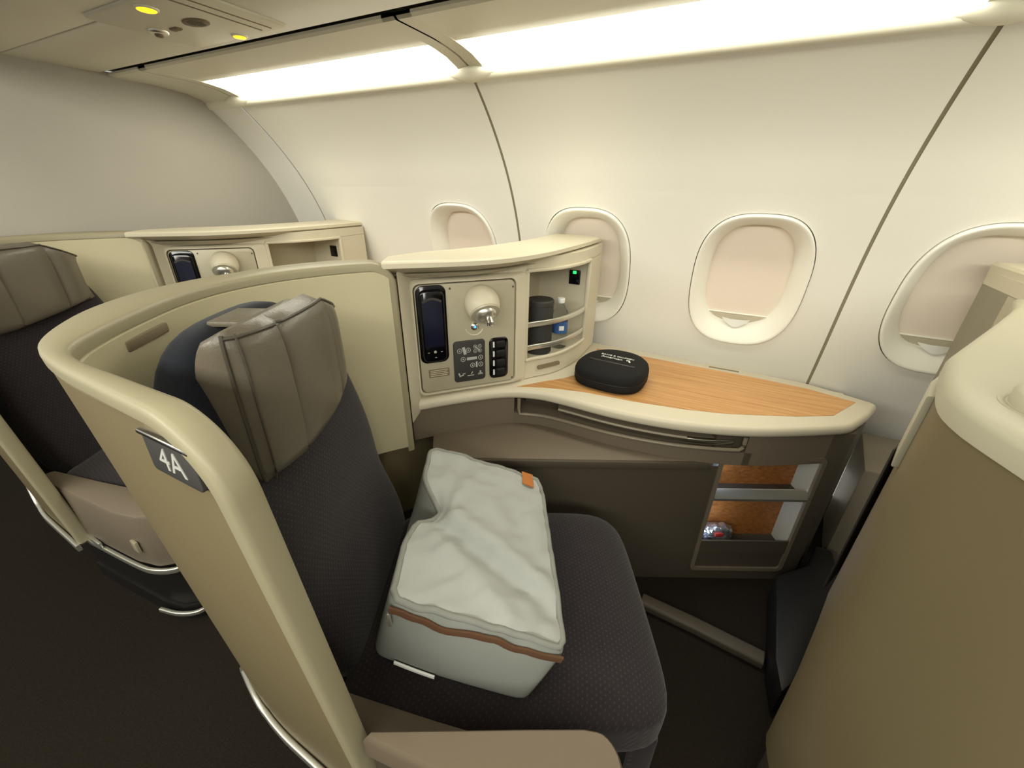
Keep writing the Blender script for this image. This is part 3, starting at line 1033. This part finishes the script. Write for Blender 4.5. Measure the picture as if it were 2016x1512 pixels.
wd_ = [(-0.585, 1.186), (-0.53, 1.212), (-0.47, 1.235), (-0.359, 1.262), (-0.182, 1.276), (-0.022, 1.302), (0.1, 1.337), (0.2, 1.38), (0.3, 1.427), (0.405, 1.489), (0.49, 1.637), (0.35, 1.682), (0.2, 1.697), (0.0, 1.703), (-0.21, 1.71), (-0.445, 1.706), (-0.415, 1.6), (-0.404, 1.476), (-0.425, 1.40), (-0.461, 1.336), (-0.52, 1.268)]
P('wood_inlay', plate(Matrix.Identity(4), wd_, 0.690, 0.6982), 'wood', side)
P('label_strip', rbox(0.02, 0.13, 1.725, 1.735, 0.69, 0.6985, 0.001), 'label', side)

P('bounce_ledge', box(-0.48, 0.52, 1.70, 1.905, 0.60, 0.62), 'table', side)  # hidden pale ledge added to bounce light onto the lower wall

# fascia below the table edge with the long tray slot
off = [Vector((p.x, p.y + 0.014)) for p in ft]
bkl = [Vector((p.x * 0.9 - 0.02, min(1.72, p.y + 0.45))) for p in ft]


def sel(x0, x1):
    return [i for i, p in enumerate(off) if x0 <= p.x <= x1]


def fslab(x0, x1, z0, z1, depth, o=0.0):
    ii = sel(x0, x1)
    return slab([off[i] + Vector((0, o)) for i in ii], [off[i] + Vector((-depth * 0.3, depth)) for i in ii], z0, z1)


P('fascia', fslab(-0.85, -0.575, 0.548, 0.664, 0.12), 'taupe', side)
P('fascia', fslab(-0.60, 0.20, 0.548, 0.596, 0.12), 'taupe', side)
P('fascia', fslab(0.17, 0.45, 0.548, 0.664, 0.12), 'taupe', side)
P('slot_back', fslab(-0.60, 0.20, 0.59, 0.664, 0.125, 0.10), 'tauped', side)
ii = sel(-0.572, 0.172)
sp_ = [Vector((off[ii[0]].x - 0.004, off[ii[0]].y - 0.004, 0.659 - 0.015 * k)) for k in range(4)]
sp_ += [Vector((off[i].x, off[i].y - 0.004, 0.594 + 0.015 * k / len(ii))) for k, i in enumerate(ii)]
sp_ += [Vector((off[ii[-1]].x + 0.012, off[ii[-1]].y + 0.004, 0.618 + 0.012 * k)) for k in range(4)]
P('slot_frame', tube(sp_, 0.0065, 8), 'tauper', side)
jj = sel(-0.45, 0.12)
trn = [[Vector((off[i].x, off[i].y + 0.012, 0.622)), Vector((off[i].x, off[i].y + 0.008, 0.627)), Vector((off[i].x, off[i].y + 0.012, 0.632)), Vector((off[i].x - 0.03, off[i].y + 0.09, 0.632)), Vector((off[i].x - 0.03, off[i].y + 0.09, 0.622))] for i in jj]
ty = P('folding_tray', loft(trn), 'tauper', side)
hh = [off[i] for i in sel(-0.02, 0.15)]
P('tray_handle', sweep([Vector((p.x, p.y + 0.004 + 0.02 * max(0, (k - len(hh) + 4)) / 4, 0.627)) for k, p in enumerate(hh)], 0.014, 0.020), 'chrome', ty)

# ledge and lower body along the seat axis
lbk = [(-0.85, 1.0), (-0.60, 1.62), (-0.45, 1.76), (0.50, 1.74), (0.545, 1.655)]


def slq(a, s):
    p = sl(a, s)
    return (p.x, p.y)


led = [slq(-0.56, 0.43), slq(0.36, 0.43), slq(0.37, 0.47), (0.05, 1.29), (-0.2, 1.26), (-0.45, 1.26), (-0.62, 1.22), (-0.83, 1.0)]
P('ledge', bev(prism(led, 0.528, 0.552), 0.004), 'taupe', side)
P('ledge_edge', bev(prism([slq(-0.55, 0.420), slq(0.345, 0.420), slq(0.345, 0.44), slq(-0.55, 0.44)], 0.522, 0.549), 0.003), 'tauped', side)
NA0, NA1 = 0.392, 0.712
NZ0, NZ1 = 0.150, 0.566
P('base', prism([slq(-0.56, 0.432), slq(NA0, 0.432), slq(NA0, 0.60), (-0.05, 1.70), (-0.60, 1.62), (-0.83, 1.0)], 0.0, 0.53), 'tauped', side)
P('end_panel', bev(prism([slq(NA1, 0.430), slq(0.785, 0.430), (0.545, 1.655), (0.50, 1.71), slq(NA1, 0.64)], 0.0, 0.663), 0.006), 'tauped', side)
P('niche_header', prism([slq(0.35, 0.4315), slq(NA1 + 0.01, 0.4315), slq(NA1 + 0.01, 0.60), slq(0.35, 0.60)], NZ1, 0.663), 'tauped', side)
P('niche_floor', prism([slq(NA0 - 0.01, 0.4315), slq(NA1 + 0.01, 0.4315), slq(NA1 + 0.01, 0.64), slq(NA0 - 0.01, 0.64)], 0.0, NZ0), 'tauped', side)
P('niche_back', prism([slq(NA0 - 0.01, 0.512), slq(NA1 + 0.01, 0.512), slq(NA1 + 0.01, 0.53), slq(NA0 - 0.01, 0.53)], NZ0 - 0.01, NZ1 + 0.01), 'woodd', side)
NF = fr(tuple(sl(0, 0.430, 0)), tuple(E1), (0, 0, 1))            # x = a, y = z, z towards the seat
loopo = rr4(NA0 - 0.014, NA1 + 0.014, NZ0 - 0.10, NZ1 + 0.006, 0.022)
loopi = rr4(NA0, NA1, NZ0 - 0.085, NZ1 - 0.008, 0.014)
P('niche_frame', xf(loft([[(x, y, 0.0) for x, y in loopo], [(x, y, 0.006) for x, y in loopo], [(x, y, 0.006) for x, y in loopi], [(x, y, -0.01) for x, y in loopi]], caps=False), NF), 'taupe', side, ang=30)
P('niche_shelf', xf(bev(join(box(NA0, NA1, 0.388, 0.394, -0.083, 0.002)), 0.001), NF), 'tauped', side)
lipm = [[Vector((x, 0.388, 0.004)), Vector((x, 0.400, 0.008)), Vector((x, 0.428, -0.006)), Vector((x, 0.431, -0.010)), Vector((x, 0.426, -0.013)), Vector((x, 0.388, -0.004))] for x in (NA0 + 0.001, NA1 - 0.001)]
P('shelf_lip', xf(loft(lipm), NF), 'satin', side, ang=40)
lip2 = [[Vector((x, y, d)) for y, d in ((NZ0 - 0.01, 0.003), (NZ0 + 0.05, 0.003), (NZ0 + 0.053, 0.0), (NZ0 + 0.05, -0.003), (NZ0 - 0.01, -0.003))] for x in (NA0, NA1)]
P('pocket_lip', xf(loft(lip2), NF), 'tauped', side, ang=40)
P('niche_side', xf(box(NA1 - 0.003, NA1 + 0.004, NZ0, NZ1, -0.083, -0.004), NF), 'panel', side)
for z0_, z1_ in ((0.44, 0.55), (0.22, 0.37)):
    P('niche_glow_strip', xf(bev(box(NA0 + 0.001, NA0 + 0.004, z0_, z1_, -0.016, -0.010), 0.001), NF), 'niche', side)  # unseen strips added to wash the opposite niche wall with light

# ------------------------------------------------------------------ seat
seat = thing('passenger_seat', 'dark woven seat with grey leather headrest, in front under the grey bag', 'seat', tuple(CC), PHI, group='seats along the window side')


def sbox(rx, ry, rz, n=10, e=5.0):
    """soft box: super-ellipsoid surface sampled on a subdivided cube, half sizes rx ry rz"""
    v, f = [], []
    idx = {}

    def add(p):
        k = tuple(round(c, 6) for c in p)
        if k not in idx:
            L = (abs(p[0]) ** e + abs(p[1]) ** e + abs(p[2]) ** e) ** (1 / e)
            idx[k] = len(v)
            v.append(Vector((p[0] / L, p[1] / L, p[2] / L)))
        return idx[k]
    for ax in range(3):
        for sg in (-1, 1):
            for i in range(n):
                for j in range(n):
                    qs = []
                    for di, dj in ((0, 0), (1, 0), (1, 1), (0, 1)):
                        c = [0, 0, 0]
                        c[ax] = sg
                        c[(ax + 1) % 3] = -1 + 2 * (i + di) / n
                        c[(ax + 2) % 3] = -1 + 2 * (j + dj) / n
                        qs.append(add(c))
                    f.append(tuple(qs))
    return [Vector((p.x * rx, p.y * ry, p.z * rz)) for p in v], f


# cushion (local: x forward, y to the window side)
cu = sbox(0.335, 0.282, 0.065, 16, 7.0)
vs = []
for p in cu[0]:
    q = p.copy()
    q.z += 0.010 * (1 - (q.y / 0.282) ** 2) * (1 if q.z > 0 else 0)
    q.z -= 0.02 * max(0, (q.x - 0.22) / 0.115) ** 2
    vs.append(Vector((q.x - 0.305, q.y + 0.022, q.z + 0.395)))
P('seat_cushion', (vs, cu[1]), 'fabric', seat, local=True, ang=80)
REC = math.radians(11.5)
BK = Matrix.Translation((-0.60, 0.0, 0.44)) @ Matrix.Rotation(-REC, 4, 'Y')
bk_ = sbox(0.060, 0.235, 0.345, 18, 6.0)
vs = []
for p in bk_[0]:
    q = p.copy()
    u = q.z / 0.345
    if u > 0.2:                                             # narrower towards the top
        q.y *= 1 - 0.16 * ((u - 0.2) / 0.8) ** 2
    if q.x > 0:
        q.x -= 0.012 * math.exp(-((u + 0.2) / 0.25) ** 2)
    vs.append(BK @ Vector((q.x - 0.060, q.y + 0.045, q.z + 0.30)))
P('backrest', (vs, bk_[1]), 'fabric', seat, local=True, ang=80)
bk2 = sbox(0.046, 0.208, 0.30, 14, 3.4)
P('backrest_cover', ([Vector((p.x - 0.742 - 0.14 * p.z, p.y + 0.005, p.z + 0.855)) for p in bk2[0]], bk2[1]), 'navy', seat, local=True, ang=80)
# headrest: folded leather cushion, upright front, thicker towards the top (y across, x forward)
HW = [(-0.188, -0.078), (-0.193, -0.05), (-0.190, -0.022), (-0.180, -0.004), (-0.15, 0.012), (-0.118, 0.024), (-0.108, 0.017), (-0.098, 0.025), (-0.05, 0.030), (0.0, 0.030), (0.040, 0.026), (0.048, 0.018), (0.056, 0.023), (0.11, 0.010), (0.165, -0.018), (0.188, -0.045), (0.190, -0.065), (0.18, -0.08), (0.12, -0.085), (0.0, -0.085), (-0.12, -0.085)]
HZ0, HZ1 = 0.915, 1.168
HCY, HCA = 0.045, -0.675


def hpt(y, x, t):
    """t from -1 bottom to 1 top"""
    sf = max(0.12, (1 - abs(t) ** 4.5) ** (1 / 4.5))
    sb = max(0.10, (1 - abs(t) ** 2.6) ** (1 / 2.6))
    u_ = (t + 1) / 2
    mid = -0.020
    dep = 0.55 + 0.45 * math.sin(math.pi * min(1, 0.15 + 0.6 * u_))
    x_ = mid + (x - mid) * (sf if x > mid else sb * dep)
    yy = y * (0.95 + 0.05 * sf)
    z = (HZ0 + HZ1) / 2 + t * (HZ1 - HZ0) / 2
    if t > 0:
        z -= 0.42 * max(0, y - 0.04) * t
    else:
        z += 0.12 * max(0, y + 0.13) * -t
    return Vector((HCA + x_, HCY + yy, z))


rings = [[hpt(y, x, -1 + 2 * k / 18) for y, x in HW] for k in range(19)]
hd = P('headrest', loft(rings), 'leather', seat, local=True, ang=50)
P('piping', tube([hpt(HW[2][0] - 0.001, HW[2][1] + 0.002, -0.97 + 1.94 * k / 18) for k in range(19)], 0.0028, 6), 'stitch', hd, local=True)
P('piping', tube([hpt(HW[3][0] - 0.001, HW[3][1] + 0.002, -0.97 + 1.94 * k / 18) for k in range(19)], 0.0018, 6), 'stitch', hd, local=True)
P('piping', tube([hpt(HW[k][0], HW[k][1] + 0.001, 0.93) for k in range(2, 17)], 0.0028, 6), 'stitch', hd, local=True)
P('strap', bev(box(-0.775, -0.690, -0.060, 0.020, 1.148, 1.158), 0.004, 2), 'leather', seat, local=True)
# armrest on the aisle side
ao = [(-0.348, 0.188), (-0.22, 0.207), (-0.10, 0.228)] + [tuple(p) for p in cr([(-0.035, 0.246), (0.005, 0.268), (0.024, 0.300), (0.024, 0.333), (0.008, 0.358), (-0.018, 0.370), (-0.048, 0.362)], 22)] + [(-0.12, 0.324), (-0.22, 0.270), (-0.345, 0.203)]
P('armrest', loft([[(x, y, 0.525) for x, y in ao], [(x, y, 0.568) for x, y in ao], [(x, y, 0.577) for x, y in inset(ao, 0.0025)], [(x, y, 0.582) for x, y in inset(ao, 0.006)]]), 'arm', seat, ang=50)
P('armrest_body', prism(inset(ao, 0.005), 0.46, 0.53), 'tauped', seat)
# base and aisle fairing
P('seat_base', bev(box(-0.62, -0.05, -0.24, 0.30, 0.0, 0.34), 0.02, 2), 'black', seat, local=True)
P('leg_rest', bev(box(-0.05, 0.012, -0.23, 0.28, 0.06, 0.335), 0.015, 2), 'fabric', seat, local=True)
fo = [(-0.52, 0.206), (-0.35, 0.219), (-0.10, 0.242), (-0.02, 0.262), (0.025, 0.30), (0.02, 0.34), (-0.06, 0.36), (-0.30, 0.30), (-0.52, 0.25)]
P('fairing', bev(prism(fo, 0.262, 0.47), 0.012, 2), 'taupe', seat)
ftp = cr([(-0.50, 0.204), (-0.35, 0.216), (-0.10, 0.239), (-0.02, 0.258), (0.028, 0.296), (0.022, 0.345)], 30)
P('fairing_trim', sweep([Vector((p.x, p.y, 0.252)) for p in ftp], 0.012, 0.020), 'satin', seat)
P('fairing_base', prism(inset(fo, 0.02), 0.06, 0.26), 'black', seat)
fb = cr([(-0.10, 0.236), (-0.03, 0.256), (0.02, 0.29), (0.03, 0.34)], 16)
P('foot_trim', sweep([Vector((p.x, p.y, 0.045)) for p in fb], 0.012, 0.016), 'satin', seat)
P('foot_cover', prism(inset(fo, 0.012), 0.0, 0.062), 'black', seat)
P('latch', bev(box(-0.36, -0.27, 0.212, 0.222, 0.262, 0.285), 0.003), 'satin', seat)
P('side_label', bev(box(-0.075, -0.045, 0.243, 0.252, 0.33, 0.37), 0.002), 'rim', seat)

# ------------------------------------------------------------------ copies: suites behind (5A) and ahead (3A)
DX5, DX3 = -1.36, 1.40
sh5 = copy_tree(shell, None, DX5, 0.03)
sh5['label'] = 'curved beige privacy shell of the rear seat, nearest the grey bulkhead'
for c in list(sh5.children):
    if c.name.split('.')[0] in ('number_plate', 'rear_body', 'rear_cap', 'kick_panel', 'cap_skirt', 'stowed_screen', 'round_latch'):
        for d in list(c.children):
            bpy.data.objects.remove(d)
        bpy.data.objects.remove(c)
un5 = copy_tree(unit, None, DX5)
un5['label'] = 'beige shoulder console with an empty shelf against the grey bulkhead'
se5 = copy_tree(seat, None, DX5, 0.03)
for c in list(se5.children):
    if c.name.split('.')[0] in ('armrest', 'armrest_body'):
        bpy.data.objects.remove(c)
se5['label'] = 'dark seat with brown leather headrest at the left edge, nearest the bulkhead'
sd5 = copy_tree(side, None, DX5)
sd5['label'] = 'side console of the rear seat, mostly hidden behind the beige shells'
sh3 = copy_tree(shell, None, DX3)
sh3['label'] = 'tan back of the privacy shell filling the right edge'
for c in list(sh3.children):
    if c.name.startswith('number_plate'):
        for d in list(c.children):
            bpy.data.objects.remove(d)
        bpy.data.objects.remove(c)
un3 = copy_tree(unit, None, DX3)
un3['label'] = 'shoulder console seen from behind at the right edge, against the rightmost window'

P('socket_glint_light', rbox(-0.540, -0.526, 1.5785, 1.5815, 1.040, 1.051, 0.001), 'green', gs)

# ------------------------------------------------------------------ loose things
def handset(dx, label):
    F2 = Matrix.Translation((dx, 0, 0)) @ CP
    o = thing('remote_handset', label, 'remote', tuple(F2 @ Vector((0.057, 0.83, FZ + 0.003))), group='handsets in their cradles')
    P('body', plate(F2, rr4(0.018, 0.097, 0.832, 1.066, 0.02), FZ + 0.0032, FZ + 0.014, 0.006), 'blackg', o)
    P('screen', plate(F2, rr4(0.027, 0.088, 0.885, 1.035, 0.004, 3), FZ + 0.0135, FZ + 0.0145), 'screen', o)
    arcp = [F2 @ Vector((0.028 + 0.058 * k / 10, 1.030 + 0.010 * math.sin(math.pi * k / 10), FZ + 0.0142)) for k in range(11)]
    P('speaker_bar', sweep(arcp, 0.008, 0.003, up=PN), 'char', o)
    P('home_key', xf(lathe([(0.005, 0), (0.004, 0.0012), (0, 0.0014)], 12), F2 @ Matrix.Translation((0.057, 0.868, FZ + 0.0138))), 'icon', o)
    for a_ in (0.036, 0.078, 0.058):
        P('key', plate(F2, rr4(a_ - 0.003, a_ + 0.003, 0.848 if a_ == 0.058 else 0.866, 0.850 if a_ == 0.058 else 0.868, 0.0008, 2), FZ + 0.0136, FZ + 0.0146), 'icon', o)


handset(0, 'black remote handset in the control panel beside the nearer lamp')
handset(DX5, 'black remote handset in the rear console near the bulkhead')

# dark sleeve tumbler and water bottle on the shelf
tb = thing('tumbler', 'charcoal cylindrical container on the shelf behind the metal rails', 'container', (-0.585, 1.368, Z0))
P('sleeve', lathe([(0.046, 0.0), (0.048, 0.004), (0.050, 0.17), (0.049, 0.186)], 32), 'tumbler', tb, local=True)
P('lid', lathe([(0.0505, 0.184), (0.0515, 0.188), (0.0515, 0.200), (0.048, 0.204), (0.0, 0.205)], 32), 'char', tb, local=True)
wb = thing('water_bottle', 'small clear water bottle with white cap and blue label', 'bottle', (-0.535, 1.452, Z0))
prof = [(0.026, 0.0), (0.030, 0.004), (0.031, 0.02), (0.029, 0.03), (0.031, 0.04), (0.029, 0.05), (0.031, 0.06), (0.0305, 0.11), (0.031, 0.12), (0.027, 0.145), (0.017, 0.163), (0.012, 0.172), (0.012, 0.182)]
P('body', lathe(prof, 28), 'bottle', wb, local=True, ang=80)
P('label', lathe([(0.0312, 0.062), (0.0316, 0.064), (0.0316, 0.106), (0.0312, 0.108)], 28), 'blue', wb, local=True)
P('label_print', xf(rbox(-0.010, 0.010, -0.0335, -0.030, 0.076, 0.094, 0.0008), Matrix.Rotation(math.radians(35), 4, 'Z')), 'white', wb, local=True)
P('cap', lathe([(0.014, 0.178), (0.0145, 0.180), (0.0145, 0.194), (0.013, 0.197), (0.0, 0.1975)], 20), 'white', wb, local=True)

# headphone case
hc_ = thing('headphone_case', 'black zipped headphone case lying on the wooden side table', 'case', (-0.300, 1.425, 0.6982), math.radians(-4))


def case_out(sx, sy):
    o = []
    for k in range(56):
        a = 2 * math.pi * k / 56
        c, s = math.cos(a), math.sin(a)
        e = 2.9 if s < 0 else 2.25
        x = math.copysign(abs(c) ** (2 / e), c)
        y = math.copysign(abs(s) ** (2 / e), s)
        x *= 1 + 0.05 * (-y)
        o.append((x * sx, y * sy))
    return o


SX, SY = 0.128, 0.138
lo = [(0.90, 0.0), (0.96, 0.004), (0.995, 0.016), (1.0, 0.027), (0.992, 0.030)]
P('bottom_shell', loft([[(x, y, z) for x, y in case_out(SX * k, SY * k)] for k, z in lo]), 'case', hc_, local=True, ang=50)
P('zip', loft([[(x, y, z) for x, y in case_out(SX * k, SY * k)] for k, z in ((0.985, 0.0295), (0.992, 0.031), (0.992, 0.034), (0.985, 0.0355))]), 'black', hc_, local=True)
hi = [(0.992, 0.035), (1.0, 0.038), (0.995, 0.050), (0.965, 0.062), (0.90, 0.069), (0.80, 0.0725), (0.5, 0.0745), (0.1, 0.075)]
top = P('top_shell', loft([[(x, y, z) for x, y in case_out(SX * k, SY * k)] for k, z in hi]), 'case', hc_, local=True, ang=50)
gp = [Vector((-0.085 + 0.17 * k / 12, -0.030, 0.0738)) for k in range(13)]
P('pocket_slot', sweep(gp, 0.009, 0.004), 'blackg', top, local=True)
TF = Matrix.Translation((0.0, 0.037, 0.0752))
P('lettering', text_geo('BANG & OLUFSEN', 0.0155, TF), 'white', top, local=True, flat=True)
TF2 = Matrix.Translation((-0.014, 0.014, 0.0752))
P('lettering', text_geo('American', 0.021, TF2), 'white', top, local=True, flat=True)
P('emblem', join(plate(Matrix.Translation((0.044, 0.012, 0.075)), [(0.0, 0.010), (0.010, -0.010), (0.016, -0.010), (0.008, 0.010)], 0, 0.0006), plate(Matrix.Translation((0.044, 0.012, 0.075)), [(-0.006, 0.010), (-0.002, 0.000), (0.002, 0.0), (0.0, 0.010)], 0, 0.0006)), 'white', top, local=True)

# crumpled film packet in the niche
fp_ = sbox(0.058, 0.030, 0.040, 14, 2.6)
vs = []
for p in fp_[0]:
    n_ = noise.noise(p * 38) * 0.012 + noise.noise(p * 90) * 0.006
    vs.append(p * (1 + n_ / 0.05) )
fx = sl(0.462, 0.470, 0.0)
fo_ = thing('film_packet', 'crumpled silver plastic packet in the lower niche', 'packet', (fx.x, fx.y, NZ0), PHI)
P('film', ([Vector((p.x, p.y, p.z + 0.048)) for p in vs], fp_[1]), 'foil', fo_, local=True, ang=25)
P('print', xf(rbox(-0.018, 0.012, -0.034, -0.026, 0.058, 0.075, 0.003), Matrix.Identity(4)), 'red', fo_, local=True)

# grey bedding bag leaning on the seat
bag = thing('bedding_bag', 'grey zipped canvas bedding bag leaning across the seat', 'bag', tuple(sl(-0.4, 0.03, 0.47)), PHI)
ax_, ay_ = -0.4, 0.03
CN = {  # (u: back-/front+, v: near-/far+, w: bottom-/top+) -> a, s, z
    (-1, -1, -1): (-0.585, -0.155, 0.478), (1, -1, -1): (-0.262, -0.235, 0.470), (1, -1, 1): (-0.190, -0.205, 0.578), (-1, -1, 1): (-0.512, -0.200, 0.715),
    (-1, 1, -1): (-0.585, 0.265, 0.485), (1, 1, -1): (-0.255, 0.275, 0.472), (1, 1, 1): (-0.212, 0.275, 0.592), (-1, 1, 1): (-0.525, 0.275, 0.712)}


def bagmap(u, v, w_):
    q = Vector((0, 0, 0))
    for (i, j, k), p in CN.items():
        q += Vector(p) * ((1 + i * u) * (1 + j * v) * (1 + k * w_) / 8)
    # pinch in the back-top edge, belly of the top face
    if w_ > 0:
        q.x += 0.055 * math.exp(-((v - 0.05) / 0.22) ** 2) * max(0, -u) ** 2 * w_
        q.z -= 0.045 * math.exp(-((v - 0.05) / 0.22) ** 2) * max(0, -u) ** 2 * w_
        q.z += 0.018 * (1 - u * u) * (1 - v * v) * w_
        # fold across the middle
        fl_ = v + 0.30 * u + 0.25
        q.z += w_ * (0.018 * math.exp(-((fl_ - 0.05) / 0.11) ** 2) - 0.026 * math.exp(-((fl_ + 0.14) / 0.10) ** 2) + 0.012 * math.exp(-((fl_ + 0.42 + 0.3 * u) / 0.12) ** 2)) * (1 - abs(u) ** 3)
        nn = Vector((u * 1.3, v * 2.0, 3.1))
        q.z += 0.010 * noise.noise(nn * 1.7) * w_ * (1 - abs(u) ** 4) * (1 - abs(v) ** 6)
        q.z += 0.010 * noise.noise(Vector((u * 1.5 + v * 2.4, v * 5 - u * 3, 1.0)) * 1.5) * w_
    if v < 0:
        q.y -= 0.015 * (1 - u * u) * (1 - w_ * w_) * -v
    return Vector((q.x - ax_, q.y - ay_, q.z - 0.47))


def bsoft(u, v, w_, e_=18):
    L = (abs(u) ** e_ + abs(v) ** e_ + abs(w_) ** e_) ** (1 / e_)
    return u / L, v / L, w_ / L


def bagface(fixed, val_, n=40, m=40, push=1.0):
    v, f = [], []
    for i in range(n + 1):
        for j in range(m + 1):
            a, b = -1 + 2 * i / n, -1 + 2 * j / m
            c = [0, 0, 0]
            c[fixed] = val_
            o_ = [k for k in range(3) if k != fixed]
            c[o_[0]], c[o_[1]] = a, b
            # soften corners
            v.append(bagmap(*bsoft(*c)))
    for i in range(n):
        for j in range(m):
            f.append((i * (m + 1) + j, (i + 1) * (m + 1) + j, (i + 1) * (m + 1) + j + 1, i * (m + 1) + j + 1))
    return v, f


P('top_panel', bagface(2, 1), 'bag', bag, local=True, ang=80)
P('side_panels', join(*[bagface(fx_, vl, 24, 24) for fx_, vl in ((0, -1), (0, 1), (1, -1), (1, 1), (2, -1))]), 'bag_shaded', bag, local=True, ang=80)


def perim(n=30):
    pts = []
    for i in range(n):
        pts.append(bagmap(*bsoft(-1 + 2 * i / n, -1, 1)))
    for i in range(n):
        pts.append(bagmap(*bsoft(1, -1 + 2 * i / n, 1)))
    for i in range(n):
        pts.append(bagmap(*bsoft(1 - 2 * i / n, 1, 1)))
    for i in range(n):
        pts.append(bagmap(*bsoft(-1, 1 - 2 * i / n, 1)))
    return [p_ for k_, p_ in enumerate(pts) if k_ % n != 0]


P('piping', tube(perim(), 0.0062, 8, closed=True), 'piping', bag, local=True, ang=60)
zp = [bagmap(-0.95 + 1.90 * k / 30, -0.99, 0.80 + 0.05 * math.sin(k * 0.42 + 0.6)) + Vector((0, -0.004, 0)) for k in range(31)]
P('zip', sweep(zp, 0.005, 0.015), 'zip', bag, local=True)
zq = bagmap(-0.93, -1.0, 0.70)
P('zip_pull', rbox(zq.x - 0.003, zq.x + 0.003, zq.y - 0.008, zq.y - 0.003, zq.z - 0.024, zq.z + 0.008, 0.001), 'satin', bag, local=True)
tg = [bagmap(0.62 + 0.20 * i, 0.80 + 0.2 * j, 1.0) + Vector((0, 0, 0.004)) for i in (0, 1) for j in (0, 1)]
tgv = tg + [p + Vector((0, 0, 0.003)) for p in tg]
P('tag', (tgv, [(0, 1, 3, 2), (4, 6, 7, 5), (0, 4, 5, 1), (2, 3, 7, 6), (0, 2, 6, 4), (1, 5, 7, 3)]), 'orange', bag, local=True)
st = [bagmap(-0.70 + 0.52 * k / 10, -1.0, -0.72 - 0.06 * k / 10) + Vector((0, -0.006, 0)) for k in range(11)]
P('white_tape', sweep(st, 0.004, 0.009), 'white', bag, local=True)

# ------------------------------------------------------------------ foot well bits on the floor by the wall
fh = P('footwell_housing', bev(prism([(0.585, 1.62), (0.95, 1.62), (0.95, 1.93), (0.635, 1.93)], 0.0, 0.46), 0.012, 2), 'tauper')
tag(fh, 'grey-beige boxy footwell housing standing against the wall beyond the table corner', 'housing')
pl = P('foot_plinth', bev(prism([(0.375, 0.90), (0.43, 0.98), (0.585, 1.27), (0.585, 1.56), (0.53, 1.56), (0.492, 1.44), (0.385, 1.33), (0.365, 1.0)], 0.0, 0.12), 0.012, 2), 'black')
tag(pl, 'dark plinth on the floor under the tan shell back', 'plinth')
ra = P('floor_rail', sweep([Vector((-0.02, 1.085, 0.02)), Vector((0.16, 1.075, 0.02)), Vector((0.36, 1.055, 0.02))], 0.05, 0.035), 'tauped')
tag(ra, 'grey rail across the dark footwell floor in front of the seat', 'rail')
